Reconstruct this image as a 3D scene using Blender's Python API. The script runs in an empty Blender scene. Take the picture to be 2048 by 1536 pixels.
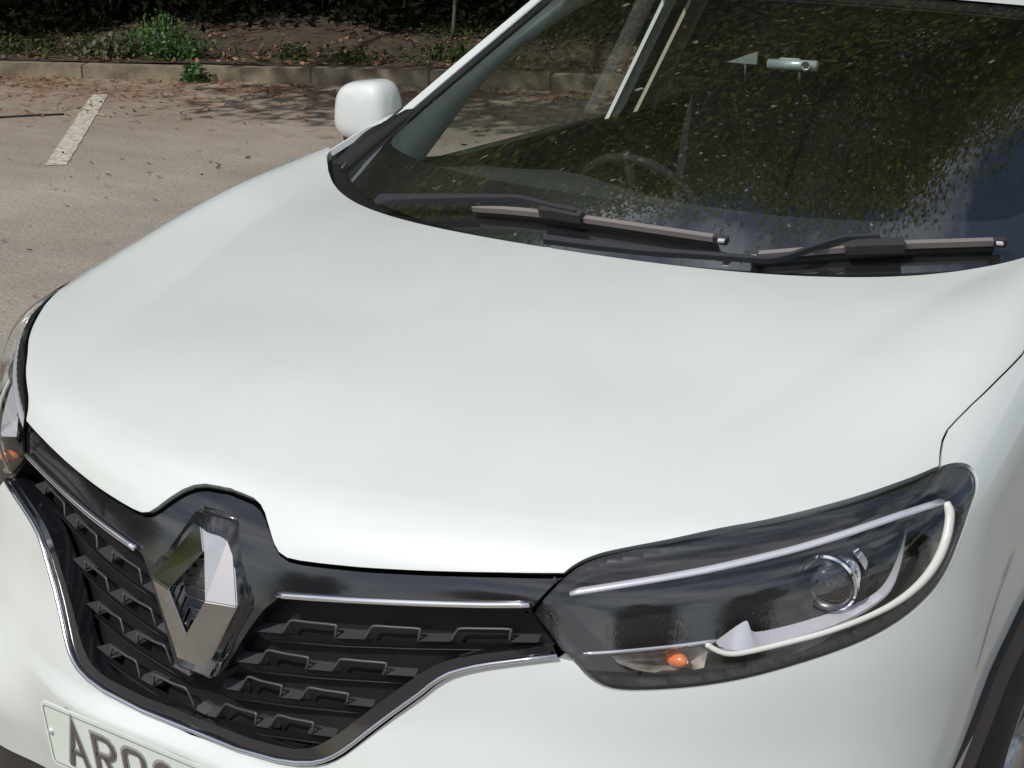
import bpy, bmesh, math, random
import numpy as np
from mathutils import Vector, Matrix
from mathutils.geometry import delaunay_2d_cdt
from mathutils.bvhtree import BVHTree

random.seed(7); RNG = np.random.default_rng(7)
S = bpy.context.scene
COL = S.collection
R = math.radians

# ------------------------------------------------------------------ camera
# car frame: x to the car's left, y rearward, z up, metres; the nose is at y = 0
CAM = np.array([1.5197, -1.4374, 1.7567]); YAW, PITCH, ROLL = -0.60554, 0.31695, 0.00138
FPX = 3319.05                                    # focal length for a 2048 px wide frame
def cam_axes(yaw, pitch, roll):
    f = np.array([math.sin(yaw)*math.cos(pitch), math.cos(yaw)*math.cos(pitch), -math.sin(pitch)])
    r = np.cross(f, [0, 0, 1]); r /= np.linalg.norm(r); d = np.cross(f, r)
    c, s = math.cos(roll), math.sin(roll)
    return np.array([c*r+s*d, -s*r+c*d, f])
AX = cam_axes(YAW, PITCH, ROLL)
cd = bpy.data.cameras.new('camera'); cam = bpy.data.objects.new('camera', cd); COL.objects.link(cam)
cd.sensor_width = 36; cd.lens = FPX/2048*36; cd.clip_start = 0.05; cd.clip_end = 2000
m = Matrix.Identity(4)
for i in range(3):
    m[i][0], m[i][1], m[i][2], m[i][3] = AX[0][i], -AX[1][i], -AX[2][i], CAM[i]
cam.matrix_world = m
S.camera = cam

# ------------------------------------------------------------------ sky and sun
SUN_AZ, SUN_EL = R(-104), R(50)
sd = np.array([math.cos(SUN_AZ)*math.cos(SUN_EL), math.sin(SUN_AZ)*math.cos(SUN_EL), math.sin(SUN_EL)])
w = bpy.data.worlds.new('World'); S.world = w; w.use_nodes = True
nt = w.node_tree; N = nt.nodes; L = nt.links
bg = N['Background']; bg.inputs['Strength'].default_value = 0.10
sky = N.new('ShaderNodeTexSky'); sky.sky_type = 'NISHITA'; sky.sun_disc = False
sky.sun_elevation = SUN_EL; sky.sun_rotation = math.atan2(sd[0], sd[1]); sky.dust_density = 1.2
tc = N.new('ShaderNodeTexCoord'); mp = N.new('ShaderNodeMapping'); mp.inputs['Scale'].default_value = (1.6, 1.6, 4.0)
no = N.new('ShaderNodeTexNoise'); no.inputs['Scale'].default_value = 1.7; no.inputs['Detail'].default_value = 9; no.inputs['Roughness'].default_value = .56
cr = N.new('ShaderNodeValToRGB'); cr.color_ramp.elements[0].position = .43; cr.color_ramp.elements[1].position = .62
mx = N.new('ShaderNodeMix'); mx.data_type = 'RGBA'; mx.inputs['B'].default_value = (10.5, 10.8, 11.2, 1)
L.new(tc.outputs['Generated'], mp.inputs['Vector']); L.new(mp.outputs['Vector'], no.inputs['Vector'])
L.new(no.outputs['Fac'], cr.inputs['Fac']); L.new(cr.outputs['Color'], mx.inputs['Factor'])
L.new(sky.outputs['Color'], mx.inputs['A']); L.new(mx.outputs['Result'], bg.inputs['Color'])
sl = bpy.data.lights.new('sun', 'SUN'); sl.energy = 3.6; sl.angle = R(0.53); sl.color = (1, .965, .915)
so = bpy.data.objects.new('sun', sl); COL.objects.link(so)
so.rotation_euler = Vector(sd).to_track_quat('Z', 'Y').to_euler()

# ------------------------------------------------------------------ exposure
S.view_settings.view_transform = 'Standard'; S.view_settings.look = 'None'
S.view_settings.exposure = -0.07; S.view_settings.gamma = 1.0
S.cycles.max_bounces = 8; S.cycles.transparent_max_bounces = 16; S.cycles.glossy_bounces = 4

# ------------------------------------------------------------------ materials
def mat(name, col, rough=.5, metal=0., coat=0., coat_rough=.03, noise=None, bump=None, spec=.5, trans=None):
    """noise = (scale, dark factor, light factor[, detail]); bump = (scale, strength, distance)"""
    m = bpy.data.materials.new(name); m.use_nodes = True
    n = m.node_tree.nodes; l = m.node_tree.links; b = n['Principled BSDF']
    b.inputs['Base Color'].default_value = (*col, 1); b.inputs['Roughness'].default_value = rough
    b.inputs['Metallic'].default_value = metal; b.inputs['Coat Weight'].default_value = coat
    b.inputs['Coat Roughness'].default_value = coat_rough; b.inputs['Specular IOR Level'].default_value = spec
    t = n.new('ShaderNodeTexCoord')
    if noise:
        x = n.new('ShaderNodeTexNoise'); x.inputs['Scale'].default_value = noise[0]
        x.inputs['Detail'].default_value = noise[3] if len(noise) > 3 else 6
        r = n.new('ShaderNodeValToRGB'); r.color_ramp.elements[0].position = .3; r.color_ramp.elements[1].position = .7
        r.color_ramp.elements[0].color = (*[c*noise[1] for c in col], 1); r.color_ramp.elements[1].color = (*[c*noise[2] for c in col], 1)
        l.new(t.outputs['Object'], x.inputs['Vector']); l.new(x.outputs['Fac'], r.inputs['Fac']); l.new(r.outputs['Color'], b.inputs['Base Color'])
    if bump:
        x = n.new('ShaderNodeTexNoise'); x.inputs['Scale'].default_value = bump[0]; x.inputs['Detail'].default_value = 4
        u = n.new('ShaderNodeBump'); u.inputs['Strength'].default_value = bump[1]; u.inputs['Distance'].default_value = bump[2]
        l.new(t.outputs['Object'], x.inputs['Vector']); l.new(x.outputs['Fac'], u.inputs['Height']); l.new(u.outputs['Normal'], b.inputs['Normal'])
    return m

def glass_mat(name, tint, ior=1.5, rough=0.0, haze=0.0):
    m = bpy.data.materials.new(name); m.use_nodes = True
    n = m.node_tree.nodes; l = m.node_tree.links; n.remove(n['Principled BSDF'])
    tr = n.new('ShaderNodeBsdfTransparent'); tr.inputs['Color'].default_value = (*tint, 1)
    gl = n.new('ShaderNodeBsdfGlossy'); gl.inputs['Roughness'].default_value = rough; gl.inputs['Color'].default_value = (1, 1, 1, 1)
    r0 = ((ior-1)/(ior+1))**2
    ge = n.new('ShaderNodeNewGeometry'); dt = n.new('ShaderNodeVectorMath'); dt.operation = 'DOT_PRODUCT'
    l.new(ge.outputs['Incoming'], dt.inputs[0]); l.new(ge.outputs['Normal'], dt.inputs[1])
    def mth(op, a, b_=None, clamp=False):
        x = n.new('ShaderNodeMath'); x.operation = op; x.use_clamp = clamp
        for k, q in ((0, a), (1, b_)):
            if q is None: continue
            if isinstance(q, (int, float)): x.inputs[k].default_value = q
            else: l.new(q, x.inputs[k])
        return x.outputs[0]
    p5 = mth('POWER', mth('SUBTRACT', 1.0, mth('ABSOLUTE', dt.outputs['Value']), True), 5.0)
    fr = mth('ADD', mth('MULTIPLY', p5, 1-r0), r0, True)
    mi = n.new('ShaderNodeMixShader'); out = n['Material Output']
    l.new(fr, mi.inputs[0]); l.new(tr.outputs[0], mi.inputs[1]); l.new(gl.outputs[0], mi.inputs[2])
    last = mi
    if haze:
        df = n.new('ShaderNodeBsdfDiffuse'); df.inputs['Color'].default_value = (.55, .56, .54, 1)
        m2 = n.new('ShaderNodeMixShader'); t = n.new('ShaderNodeTexCoord'); x = n.new('ShaderNodeTexNoise')
        x.inputs['Scale'].default_value = 3.0; x.inputs['Detail'].default_value = 7
        k = n.new('ShaderNodeMath'); k.operation = 'MULTIPLY'; k.inputs[1].default_value = haze
        l.new(t.outputs['Object'], x.inputs['Vector']); l.new(x.outputs['Fac'], k.inputs[0]); l.new(k.outputs[0], m2.inputs[0])
        l.new(mi.outputs[0], m2.inputs[1]); l.new(df.outputs[0], m2.inputs[2]); last = m2
    l.new(last.outputs[0], out.inputs['Surface'])
    return m

def paint_mat():
    m = mat('white_paint', (.77, .795, .78), rough=.42, coat=1.0, coat_rough=.045, spec=.4)
    n = m.node_tree.nodes; l = m.node_tree.links; b = n['Principled BSDF']; t = n['Texture Coordinate']
    # thin pollen and dust film: broad patches and a few flecks
    a = n.new('ShaderNodeTexNoise'); a.inputs['Scale'].default_value = 2.4; a.inputs['Detail'].default_value = 8; a.inputs['Roughness'].default_value = .62
    r = n.new('ShaderNodeValToRGB'); r.color_ramp.elements[0].position = .42; r.color_ramp.elements[1].position = .75
    r.color_ramp.elements[0].color = (.575, .607, .598, 1); r.color_ramp.elements[1].color = (.525, .555, .525, 1)
    f = n.new('ShaderNodeTexVoronoi'); f.inputs['Scale'].default_value = 4.2; f.inputs['Randomness'].default_value = 1.0
    g = n.new('ShaderNodeValToRGB'); g.color_ramp.elements[0].position = .006; g.color_ramp.elements[1].position = .011
    g.color_ramp.elements[0].color = (.5, .48, .43, 1); g.color_ramp.elements[1].color = (1, 1, 1, 1)
    x = n.new('ShaderNodeMix'); x.data_type = 'RGBA'; x.blend_type = 'MULTIPLY'; x.inputs['Factor'].default_value = 1
    for q in (a, f): l.new(t.outputs['Object'], q.inputs['Vector'])
    l.new(a.outputs['Fac'], r.inputs['Fac']); l.new(f.outputs['Distance'], g.inputs['Fac'])
    l.new(r.outputs['Color'], x.inputs['A']); l.new(g.outputs['Color'], x.inputs['B']); l.new(x.outputs['Result'], b.inputs['Base Color'])
    k = n.new('ShaderNodeMapRange'); k.inputs['To Min'].default_value = .03; k.inputs['To Max'].default_value = .12
    l.new(a.outputs['Fac'], k.inputs['Value']); l.new(k.outputs['Result'], b.inputs['Coat Roughness'])
    return m

M = dict(
    paint=paint_mat(),
    gloss=mat('gloss_black', (.010, .010, .013), .12, coat=1.0, coat_rough=.04),
    satin=mat('satin_black', (.030, .031, .034), .42, bump=(900, .12, .0005)),
    mesh=mat('grille_black', (.008, .008, .009), .5, spec=.25),
    bar=mat('grille_bar_black', (.044, .044, .048), .40, bump=(700, .2, .0004)),
    plastic=mat('black_plastic', (.028, .026, .027), .55, noise=(6, .8, 1.3), bump=(1200, .25, .0004)),
    cowl=mat('cowl_plastic', (.007, .0065, .0075), .5, bump=(800, .2, .0004)),
    chrome=mat('chrome', (.86, .87, .89), .045, metal=1.0),
    satinchrome=mat('satin_chrome', (.62, .63, .68), .16, metal=1.0),
    badge=mat('badge_chrome', (.53, .53, .54), .06, metal=1.0),
    bezel=mat('headlight_bezel', (.006, .006, .007), .4, coat=.15),
    silver=mat('silver_reflector', (.66, .66, .72), .25, metal=.35, coat=.6),
    drl=mat('clear_light_guide', (.72, .72, .66), .15, coat=1.0),
    bowl=mat('indicator_bowl', (.42, .38, .34), .3, metal=.6, noise=(60, .6, 1.2)),
    amber=mat('amber_bulb', (.75, .16, .015), .15, coat=1.0),
    lens=glass_mat('headlight_lens', (.95, .955, .96), 1.72),
    bulb=glass_mat('projector_lens', (.5, .52, .55), 1.75),
    screen=glass_mat('windscreen_glass', (.86, .91, .885), 2.3, rough=.018, haze=.012),
    window=glass_mat('side_window_glass', (.96, .97, .965), 1.4),
    privacy=glass_mat('rear_window_glass', (.10, .11, .11), 1.5),
    frit=mat('black_frit', (.012, .012, .014), .3),
    dash=mat('dashboard_plastic', (.035, .037, .036), .7, bump=(500, .3, .0006)),
    trim=mat('pillar_trim', (.72, .80, .75), .8, noise=(40, .92, 1.05)),
    beige=mat('beige_trim', (.50, .45, .36), .8),
    lining=mat('roof_lining', (.030, .030, .029), .9),
    seat=mat('seat_fabric', (.010, .010, .011), .85, noise=(80, .7, 1.3)),
    rubber=mat('rubber', (.018, .017, .017), .75, noise=(30, .7, 1.4)),
    wiper=mat('wiper_arm_black', (.030, .032, .038), .38),
    blade=mat('wiper_blade_grey', (.17, .152, .143), .55),
    alloy=mat('alloy', (.42, .42, .43), .3, metal=.9),
    plate=mat('plate_white', (.64, .70, .65), .35, coat=.6, noise=(14, .96, 1.03)),
    plateline=mat('plate_border', (.12, .13, .13), .5),
    glyph=mat('plate_character', (.085, .072, .075), .3, coat=.6),
    glyphlit=mat('plate_character_lit_edge', (.30, .29, .30), .35, coat=.4),  # paler colour paints the light caught on the characters' left and top edges
    camsilver=mat('camera_silver', (.52, .60, .57), .28, metal=.5),
    camdark=mat('camera_dark', (.05, .06, .055), .4),
    whitecap=mat('pale_cap', (.45, .45, .47), .4),
)

# ------------------------------------------------------------------ object helpers
def link(name, me, mt, parent=None, smooth=True):
    o = bpy.data.objects.new(name, me); COL.objects.link(o)
    if mt is not None and not me.materials: me.materials.append(mt)
    if parent is not None: o.parent = parent
    if smooth: me.polygons.foreach_set('use_smooth', [True]*len(me.polygons))
    return o
def mesh(name, v, f):
    me = bpy.data.meshes.new(name); me.from_pydata([tuple(map(float, p)) for p in v], [], [tuple(q) for q in f]); me.update(); return me
def empty(name, loc=(0, 0, 0), rz=0):
    o = bpy.data.objects.new(name, None); COL.objects.link(o); o.location = loc; o.rotation_euler = (0, 0, rz); o.empty_display_size = .2; return o
def tag(o, label=None, cat=None, group=None, kind=None):
    if label: o['label'] = label
    if cat: o['category'] = cat
    if group: o['group'] = group
    if kind: o['kind'] = kind
    return o
def sharp(me, ang=32):
    me.set_sharp_from_angle(angle=R(ang))
def both(name, me, mt, pn, pf, smooth=True, sh=None):
    """a part on the near side (parent pn) and its mirror image on the far side (parent pf)"""
    o = link(name, me, mt, pn, smooth)
    if sh: sharp(me, sh)
    p = bpy.data.objects.new(name, me); COL.objects.link(p); p.parent = pf
    p.scale = (1, 1, 1) if pf.scale.x < 0 else (-1, 1, 1)
    return o, p
def tube(path, rad, seg=8, squash=None, closed=False, cap=True):
    """round bar along a path; rad is a number or one per point; squash=(vector, factor) flattens it"""
    P = [np.array(p, float) for p in path]; n = len(P); v = []; f = []
    up = None
    for i in range(n):
        a = P[(i-1) % n] if (closed or i > 0) else P[0]; b = P[(i+1) % n] if (closed or i < n-1) else P[-1]
        t = b-a; t /= np.linalg.norm(t)+1e-12
        if up is None: up = np.array([0, 0, 1.]) if abs(t[2]) < .9 else np.array([1., 0, 0])
        s = np.cross(t, up); s /= np.linalg.norm(s)+1e-12; up = np.cross(s, t)
        r = rad[i] if hasattr(rad, '__len__') else rad
        for k in range(seg):
            an = 2*math.pi*k/seg; d = s*math.cos(an)*r+up*math.sin(an)*r
            if squash is not None:
                q = np.array(squash[0], float); q /= np.linalg.norm(q); d = d-q*(d@q)*(1-squash[1])
            v.append(P[i]+d)
    for i in range(n if closed else n-1):
        for k in range(seg):
            a = i*seg+k; b = i*seg+(k+1) % seg; c = ((i+1) % n)*seg+(k+1) % seg; d = ((i+1) % n)*seg+k
            f.append((a, b, c, d))
    if cap and not closed:
        f.append(tuple(range(seg-1, -1, -1))); f.append(tuple((n-1)*seg+k for k in range(seg)))
    return mesh('tube', v, f)
def spline(pts, n=8, closed=False):
    """Catmull-Rom through points"""
    P = np.array(pts, float); out = []
    m_ = len(P); rng = range(m_ if closed else m_-1)
    for i in rng:
        p1 = P[i]; p2 = P[(i+1) % m_]
        p0 = P[i-1] if (closed or i > 0) else 2*p1-p2
        p3 = P[(i+2) % m_] if (closed or i < m_-2) else 2*p2-p1
        for k in range(n):
            t = k/n
            out.append(.5*((2*p1)+(-p0+p2)*t+(2*p0-5*p1+4*p2-p3)*t*t+(-p0+3*p1-3*p2+p3)*t**3))
    if not closed: out.append(P[-1])
    return np.array(out)
def box_mesh(c, s, bevel=.0, seg=2, rot=None):
    b = bmesh.new(); bmesh.ops.create_cube(b, size=1)
    for v in b.verts: v.co = Vector((v.co.x*s[0], v.co.y*s[1], v.co.z*s[2]))
    if bevel: bmesh.ops.bevel(b, geom=b.edges[:], offset=bevel, segments=seg, affect='EDGES', profile=.5)
    if rot is not None: bmesh.ops.transform(b, matrix=rot, verts=b.verts)
    bmesh.ops.translate(b, vec=c, verts=b.verts)
    me = bpy.data.meshes.new('box'); b.to_mesh(me); b.free(); return me

# ------------------------------------------------------------------ rays through the photograph's pixels
def ray(px):
    px = np.atleast_2d(np.array(px, float))
    v = np.stack([(px[:, 0]-1024)/FPX, (px[:, 1]-768)/FPX, np.ones(len(px))], 1)@AX
    return v/np.linalg.norm(v, axis=1, keepdims=True)
def on_x(px, x):                                  # where a sight line meets the plane x = const
    d = ray(px); return CAM+d*((x-CAM[0])/d[:, 0])[:, None]
def on_z(px, z):
    d = ray(px); return CAM+d*((z-CAM[2])/d[:, 2])[:, None]
def on_y(px, y):
    d = ray(px); return CAM+d*((y-CAM[1])/d[:, 1])[:, None]

# ------------------------------------------------------------------ the car's skin as one smooth solid
PAR = [0.8627, 0.9095, 0.9496, 0.9969, 1.0489, 1.0976, 1.1233, 0.1157, 0.1002, 0.0503, -0.0013, -0.0042, -0.0206, -0.0451, -0.0178, 0.0004, 0.0279, 0.0569,
       0.3575, 0.2617, 0.909, 0.2444, 0.0244, 0.0026, 0.0007, -0.0051, 0.002, 0.0012, 0.0017, 0.0102, 0.0093, 0.0, 0.0012, 0.0003, 0.0013, -0.002, 0.0044, 0.0134, 0.0159, 0.0175]
YE = [.35, .55, .75, .95, 1.15]
YH = [-.05, .05, .15, .3, .55, .85, 1.2]; YQ = [0, .4, .8, 1.2]; ZN = [.35, .55, .68, .78, .86, .95]
RB = [(a, b) for a in (0, .2, .4, .6) for b in (.6, .7, .8)]
def hermite(xk, yk, x):
    xk = np.asarray(xk, float); yk = np.asarray(yk, float); m = np.gradient(yk, xk)
    x_ = np.clip(x, xk[0], xk[-1]); i = np.clip(np.searchsorted(xk, x_)-1, 0, len(xk)-2)
    h = xk[i+1]-xk[i]; t = (x_-xk[i])/h
    v = (2*t**3-3*t**2+1)*yk[i]+(t**3-2*t**2+t)*h*m[i]+(-2*t**3+3*t**2)*yk[i+1]+(t**3-t**2)*h*m[i+1]
    return v+np.where(x < xk[0], (x-xk[0])*m[0], 0)+np.where(x > xk[-1], (x-xk[-1])*m[-1], 0)
def smax(a, b, k):
    h = np.maximum(k-np.abs(a-b), 0)/k
    return np.maximum(a, b)+h*h*k*.25
def softplus(x, k): return k*np.logaddexp(0, x/k)
def sstep(a, b, x):
    t = np.clip((x-a)/(b-a), 0, 1); return t*t*(3-2*t)
CREASE = 1.0
def body(X):
    x = np.abs(X[..., 0]); y = X[..., 1]; z = X[..., 2]
    H = hermite(YH, PAR[:7], y); q = hermite(YQ, PAR[7:11], y)
    h = H-q*x*x-PAR[11]*(x/.8)**6
    # bonnet crease running from the windscreen corner towards the headlight
    xc = np.interp(y, [.2, .366, .514, .734, .929, 1.127, 1.4], [.50, .532, .565, .613, .655, .716, .80])
    fade = sstep(.22, .62, y)*CREASE
    h = h+hermite(YE, PAR[34:39], np.clip(y, .35, 1.15))*np.exp(-((x-.80)/.12)**2)+PAR[39]*fade*softplus(x-xc, .006)
    h = h+.14*fade*(softplus(x-xc, .004)-softplus(x-xc-.055, .035))-.0035*fade
    T = (z-h)*.95
    n = hermite(ZN, PAR[12:18], z)+PAR[18]*x*x+PAR[19]*x**6
    for i, (a, b) in enumerate(RB): n = n+PAR[22+i]*np.exp(-((x-a)/.13)**2-((z-b)/.08)**2)
    n = n-.018*np.exp(-(x/.33)**6)*sstep(.592, .562, z)      # the bumper swells out behind the number plate
    n = n-.055*sstep(.62, .46, z)*sstep(.28, .55, x)         # and its lower corners stand further out
    Nn = (n-y)*.9
    wd = PAR[20]-PAR[21]*np.maximum(z-.72, 0)**1.5-.15*np.maximum(.72-z, 0)**2
    # shallow step that follows the wheel arch
    rr = np.sqrt((y-.93)**2*1.0+(z-.33)**2)
    wd = wd-.0045*sstep(.588, .550, rr)
    W = x-wd
    return smax(smax(T, Nn, .06), W, .10)
def grad(X):
    e = 8e-4; g = np.stack([body(X+np.eye(3)[i]*e)-body(X-np.eye(3)[i]*e) for i in range(3)], -1)
    return g/np.linalg.norm(g, axis=-1, keepdims=True)
def march(o, d, t0, t1, n=140):
    t = np.linspace(t0, t1, n); f = body(o+d[:, None]*t[None, :, None]); s = f < 0
    i = np.maximum(np.argmax(s, 1), 1); a = t[i-1]; b = t[i]
    for _ in range(20):
        c = (a+b)/2; fm = body(o+d*c[:, None]); a = np.where(fm < 0, a, c); b = np.where(fm < 0, c, b)
    return o+d*((a+b)/2)[:, None]
def hit(px): return march(CAM, ray(px), 1.2, 5.0, 200)
Q = np.array([0, 1.6, .3])                        # the skin is star shaped about this point
def to_ae(X):
    d = np.atleast_2d(X)-Q; return np.stack([np.arctan2(d[:, 0], -d[:, 1]), np.arctan2(d[:, 2], np.hypot(d[:, 0], d[:, 1]))], 1)
def from_ae(ae):
    a, e = ae[:, 0], ae[:, 1]; d = np.stack([np.sin(a)*np.cos(e), -np.cos(a)*np.cos(e), np.sin(e)], 1)
    a_ = np.zeros(len(d)); b_ = np.full(len(d), 3.2)
    for _ in range(26):
        c = (a_+b_)/2; fm = body(Q+d*c[:, None]); a_ = np.where(fm < 0, c, a_); b_ = np.where(fm < 0, b_, c)
    return Q+d*((a_+b_)/2)[:, None]
def z_at(x, y):
    x = np.asarray(x, float); y = np.asarray(y, float); a = np.full(x.shape, .5); b = np.full(x.shape, 1.6)
    for _ in range(26):
        c = (a+b)/2; fm = body(np.stack([x, y, c], -1)); a = np.where(fm < 0, c, a); b = np.where(fm < 0, b, c)
    return np.stack([x, y, (a+b)/2], -1)
def x_at(y, z):
    y = np.asarray(y, float); z = np.asarray(z, float); a = np.zeros(y.shape); b = np.full(y.shape, 1.3)
    for _ in range(26):
        c = (a+b)/2; fm = body(np.stack([c, y, z], -1)); a = np.where(fm < 0, c, a); b = np.where(fm < 0, b, c)
    return np.stack([(a+b)/2, y, z], -1)
def y_at(x, z):
    x = np.asarray(x, float); z = np.asarray(z, float); a = np.full(x.shape, -.3); b = np.full(x.shape, 1.2)
    for _ in range(26):
        c = (a+b)/2; fm = body(np.stack([x, c, z], -1)); a = np.where(fm < 0, a, c); b = np.where(fm < 0, c, b)
    return np.stack([x, (a+b)/2, z], -1)

# --- a panel: a polygon in a 2-D chart, filled with a fine grid, with a turned-in edge
def resample(poly, step):
    P = np.array(poly, float); out = []
    for i in range(len(P)):
        a, b = P[i], P[(i+1) % len(P)]; n = max(1, int(math.ceil(np.linalg.norm(b-a)/step)))
        for k in range(n): out.append(a+(b-a)*k/n)
    return np.array(out)
def area2(P): return .5*np.sum(P[:, 0]*np.roll(P[:, 1], -1)-np.roll(P[:, 0], -1)*P[:, 1])
def inset(P, d):
    if area2(P) < 0: P = P[::-1]
    a = np.roll(P, 1, 0); b = np.roll(P, -1, 0); t1 = P-a; t2 = b-P
    t1 /= np.linalg.norm(t1, axis=1, keepdims=True)+1e-12; t2 /= np.linalg.norm(t2, axis=1, keepdims=True)+1e-12
    n = np.stack([-(t1+t2)[:, 1], (t1+t2)[:, 0]], 1); l = np.linalg.norm(n, axis=1, keepdims=True)+1e-9
    k = np.minimum(2/l**1, 1.6)
    return P+n/l*d*np.clip(k*.5*1.0+.5, 1, 1.4)
def inside(P, q):
    x, y = q[:, 0], q[:, 1]; r = np.zeros(len(q), bool)
    a = P; b = np.roll(P, -1, 0)
    for (x1, y1), (x2, y2) in zip(a, b):
        c = ((y1 > y) != (y2 > y)) & (x < (x2-x1)*(y-y1)/((y2-y1) if y2 != y1 else 1e-12)+x1); r ^= c
    return r
def panel(poly, mapfn, step, gap=.0, edge=None, skirt=.02, off=0.0, nrm=None, scale=1.0):
    """poly in chart units (scale = metres per unit); mapfn(uv) -> points, nrm(points) -> normals"""
    P = resample(poly, step/scale)
    if area2(P) < 0: P = P[::-1]
    if gap: P = inset(P, gap/scale)
    rings = [P]
    if edge: rings.append(inset(P, edge/scale))
    inn = rings[-1]
    lo, hi = inn.min(0), inn.max(0); st = step/scale
    gx, gy = np.meshgrid(np.arange(lo[0]+st*.37, hi[0], st), np.arange(lo[1]+st*.41, hi[1], st))
    gx = gx+ (np.arange(gx.shape[0]) % 2)[:, None]*st*.5
    g = np.stack([gx.ravel(), gy.ravel()], 1); g = g[inside(inn, g)]
    if len(g):
        dm = np.full(len(g), 9e9)
        for i in range(0, len(g), 2000):
            dm[i:i+2000] = np.sqrt(((g[i:i+2000, None, :]-inn[None])**2).sum(-1)).min(1)
        g = g[dm > st*.55]
    pts = np.concatenate([inn, g]) if len(g) else inn
    n = len(inn)
    vs, es, fs, *_ = delaunay_2d_cdt([Vector(p) for p in pts], [(i, (i+1) % n) for i in range(n)], [], 1, 1e-9)
    uv = np.array([(v.x, v.y) for v in vs]); faces = [list(f) for f in fs]
    call = callable(off)
    if call:
        dd = np.concatenate([np.sqrt(((uv[k:k+1500, None, :]-P[None])**2).sum(-1)).min(1) for k in range(0, len(uv), 1500)])*scale
        offv = off(dd, uv)[:, None]; off = float(off(np.zeros(1), None)[0])
    else: offv = off
    X = mapfn(uv); nr = nrm(X) if nrm is not None else grad(X); X = X+nr*offv
    V = [X]; Nn = [nr]; base = len(X)
    # vertex ids of the inner ring
    d = ((uv[None]-inn[:, None])**2).sum(-1) if len(uv)*n < 4e7 else None
    ids = d.argmin(1)
    ring = list(ids)
    flat = []
    if edge:
        Xo = mapfn(P); no_ = nrm(Xo) if nrm is not None else grad(Xo); Xe = Xo+no_*(off-edge*.8)
        side = P-inn; V.append(Xe); Nn.append(no_); o = list(range(base, base+n)); base += n
        for i in range(n):
            j = (i+1) % n; faces.append([o[i], o[j], ring[j], ring[i]])
        ring = o; lastX, lastN = Xe, no_
    else: lastX, lastN = X[ids], nr[ids]
    if skirt:
        Xs = lastX-lastN*skirt; V.append(Xs); Nn.append(lastN); o = list(range(base, base+n)); base += n
        for i in range(n):
            j = (i+1) % n; flat.append(len(faces)); faces.append([o[i], o[j], ring[j], ring[i]])
    V = np.concatenate(V); Nn = np.concatenate(Nn)
    nflat = len(flat); keep_ = [len(set(q)) == len(q) for q in faces]
    flat = set(flat); fl2 = set(); fc = []
    for i, q in enumerate(faces):
        if keep_[i]:
            if i in flat: fl2.add(len(fc))
            fc.append(q)
    faces = fc; flat = fl2
    me = mesh('panel', V, faces); me.validate()
    # orient by the skin's normal
    k = np.array([me.polygons[i].normal[:] for i in range(len(faces)-len(flat))][:200]); c = np.array([Nn[faces[i][0]] for i in range(len(faces)-len(flat))][:200])
    if (k*c).sum() < 0:
        me.flip_normals()
    if call:
        me.polygons.foreach_set('use_smooth', [True]*len(me.polygons)); return me
    fl = set(flat); nl = []
    for p in me.polygons:
        for li in p.loop_indices:
            nl.append(tuple(p.normal) if p.index in fl else tuple(Nn[me.loops[li].vertex_index]))
    me.normals_split_custom_set(nl)
    return me
def skin_panel(X, **kw):
    kw.setdefault('step', .02); return panel(to_ae(X), from_ae, scale=1.35, **kw)
def mirX(X): return np.array(X)*np.array([-1, 1, 1])
def full(Xhalf):
    """outline of a panel that spans the car: near half from the centre line round to the centre line, then its mirror"""
    X = np.array(Xhalf); return np.concatenate([X, mirX(X)[::-1]])


# ================================================================== THE SETTING
KP = np.array([-8.604, 7.337]); KE = np.array([.909, .4168]); KE /= np.linalg.norm(KE); KN = np.array([-KE[1], KE[0]])   # kerb foot, along, behind
def kpt(s, d, z=0.): p = KP+KE*s+KN*d; return np.array([p[0], p[1], z])

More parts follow.
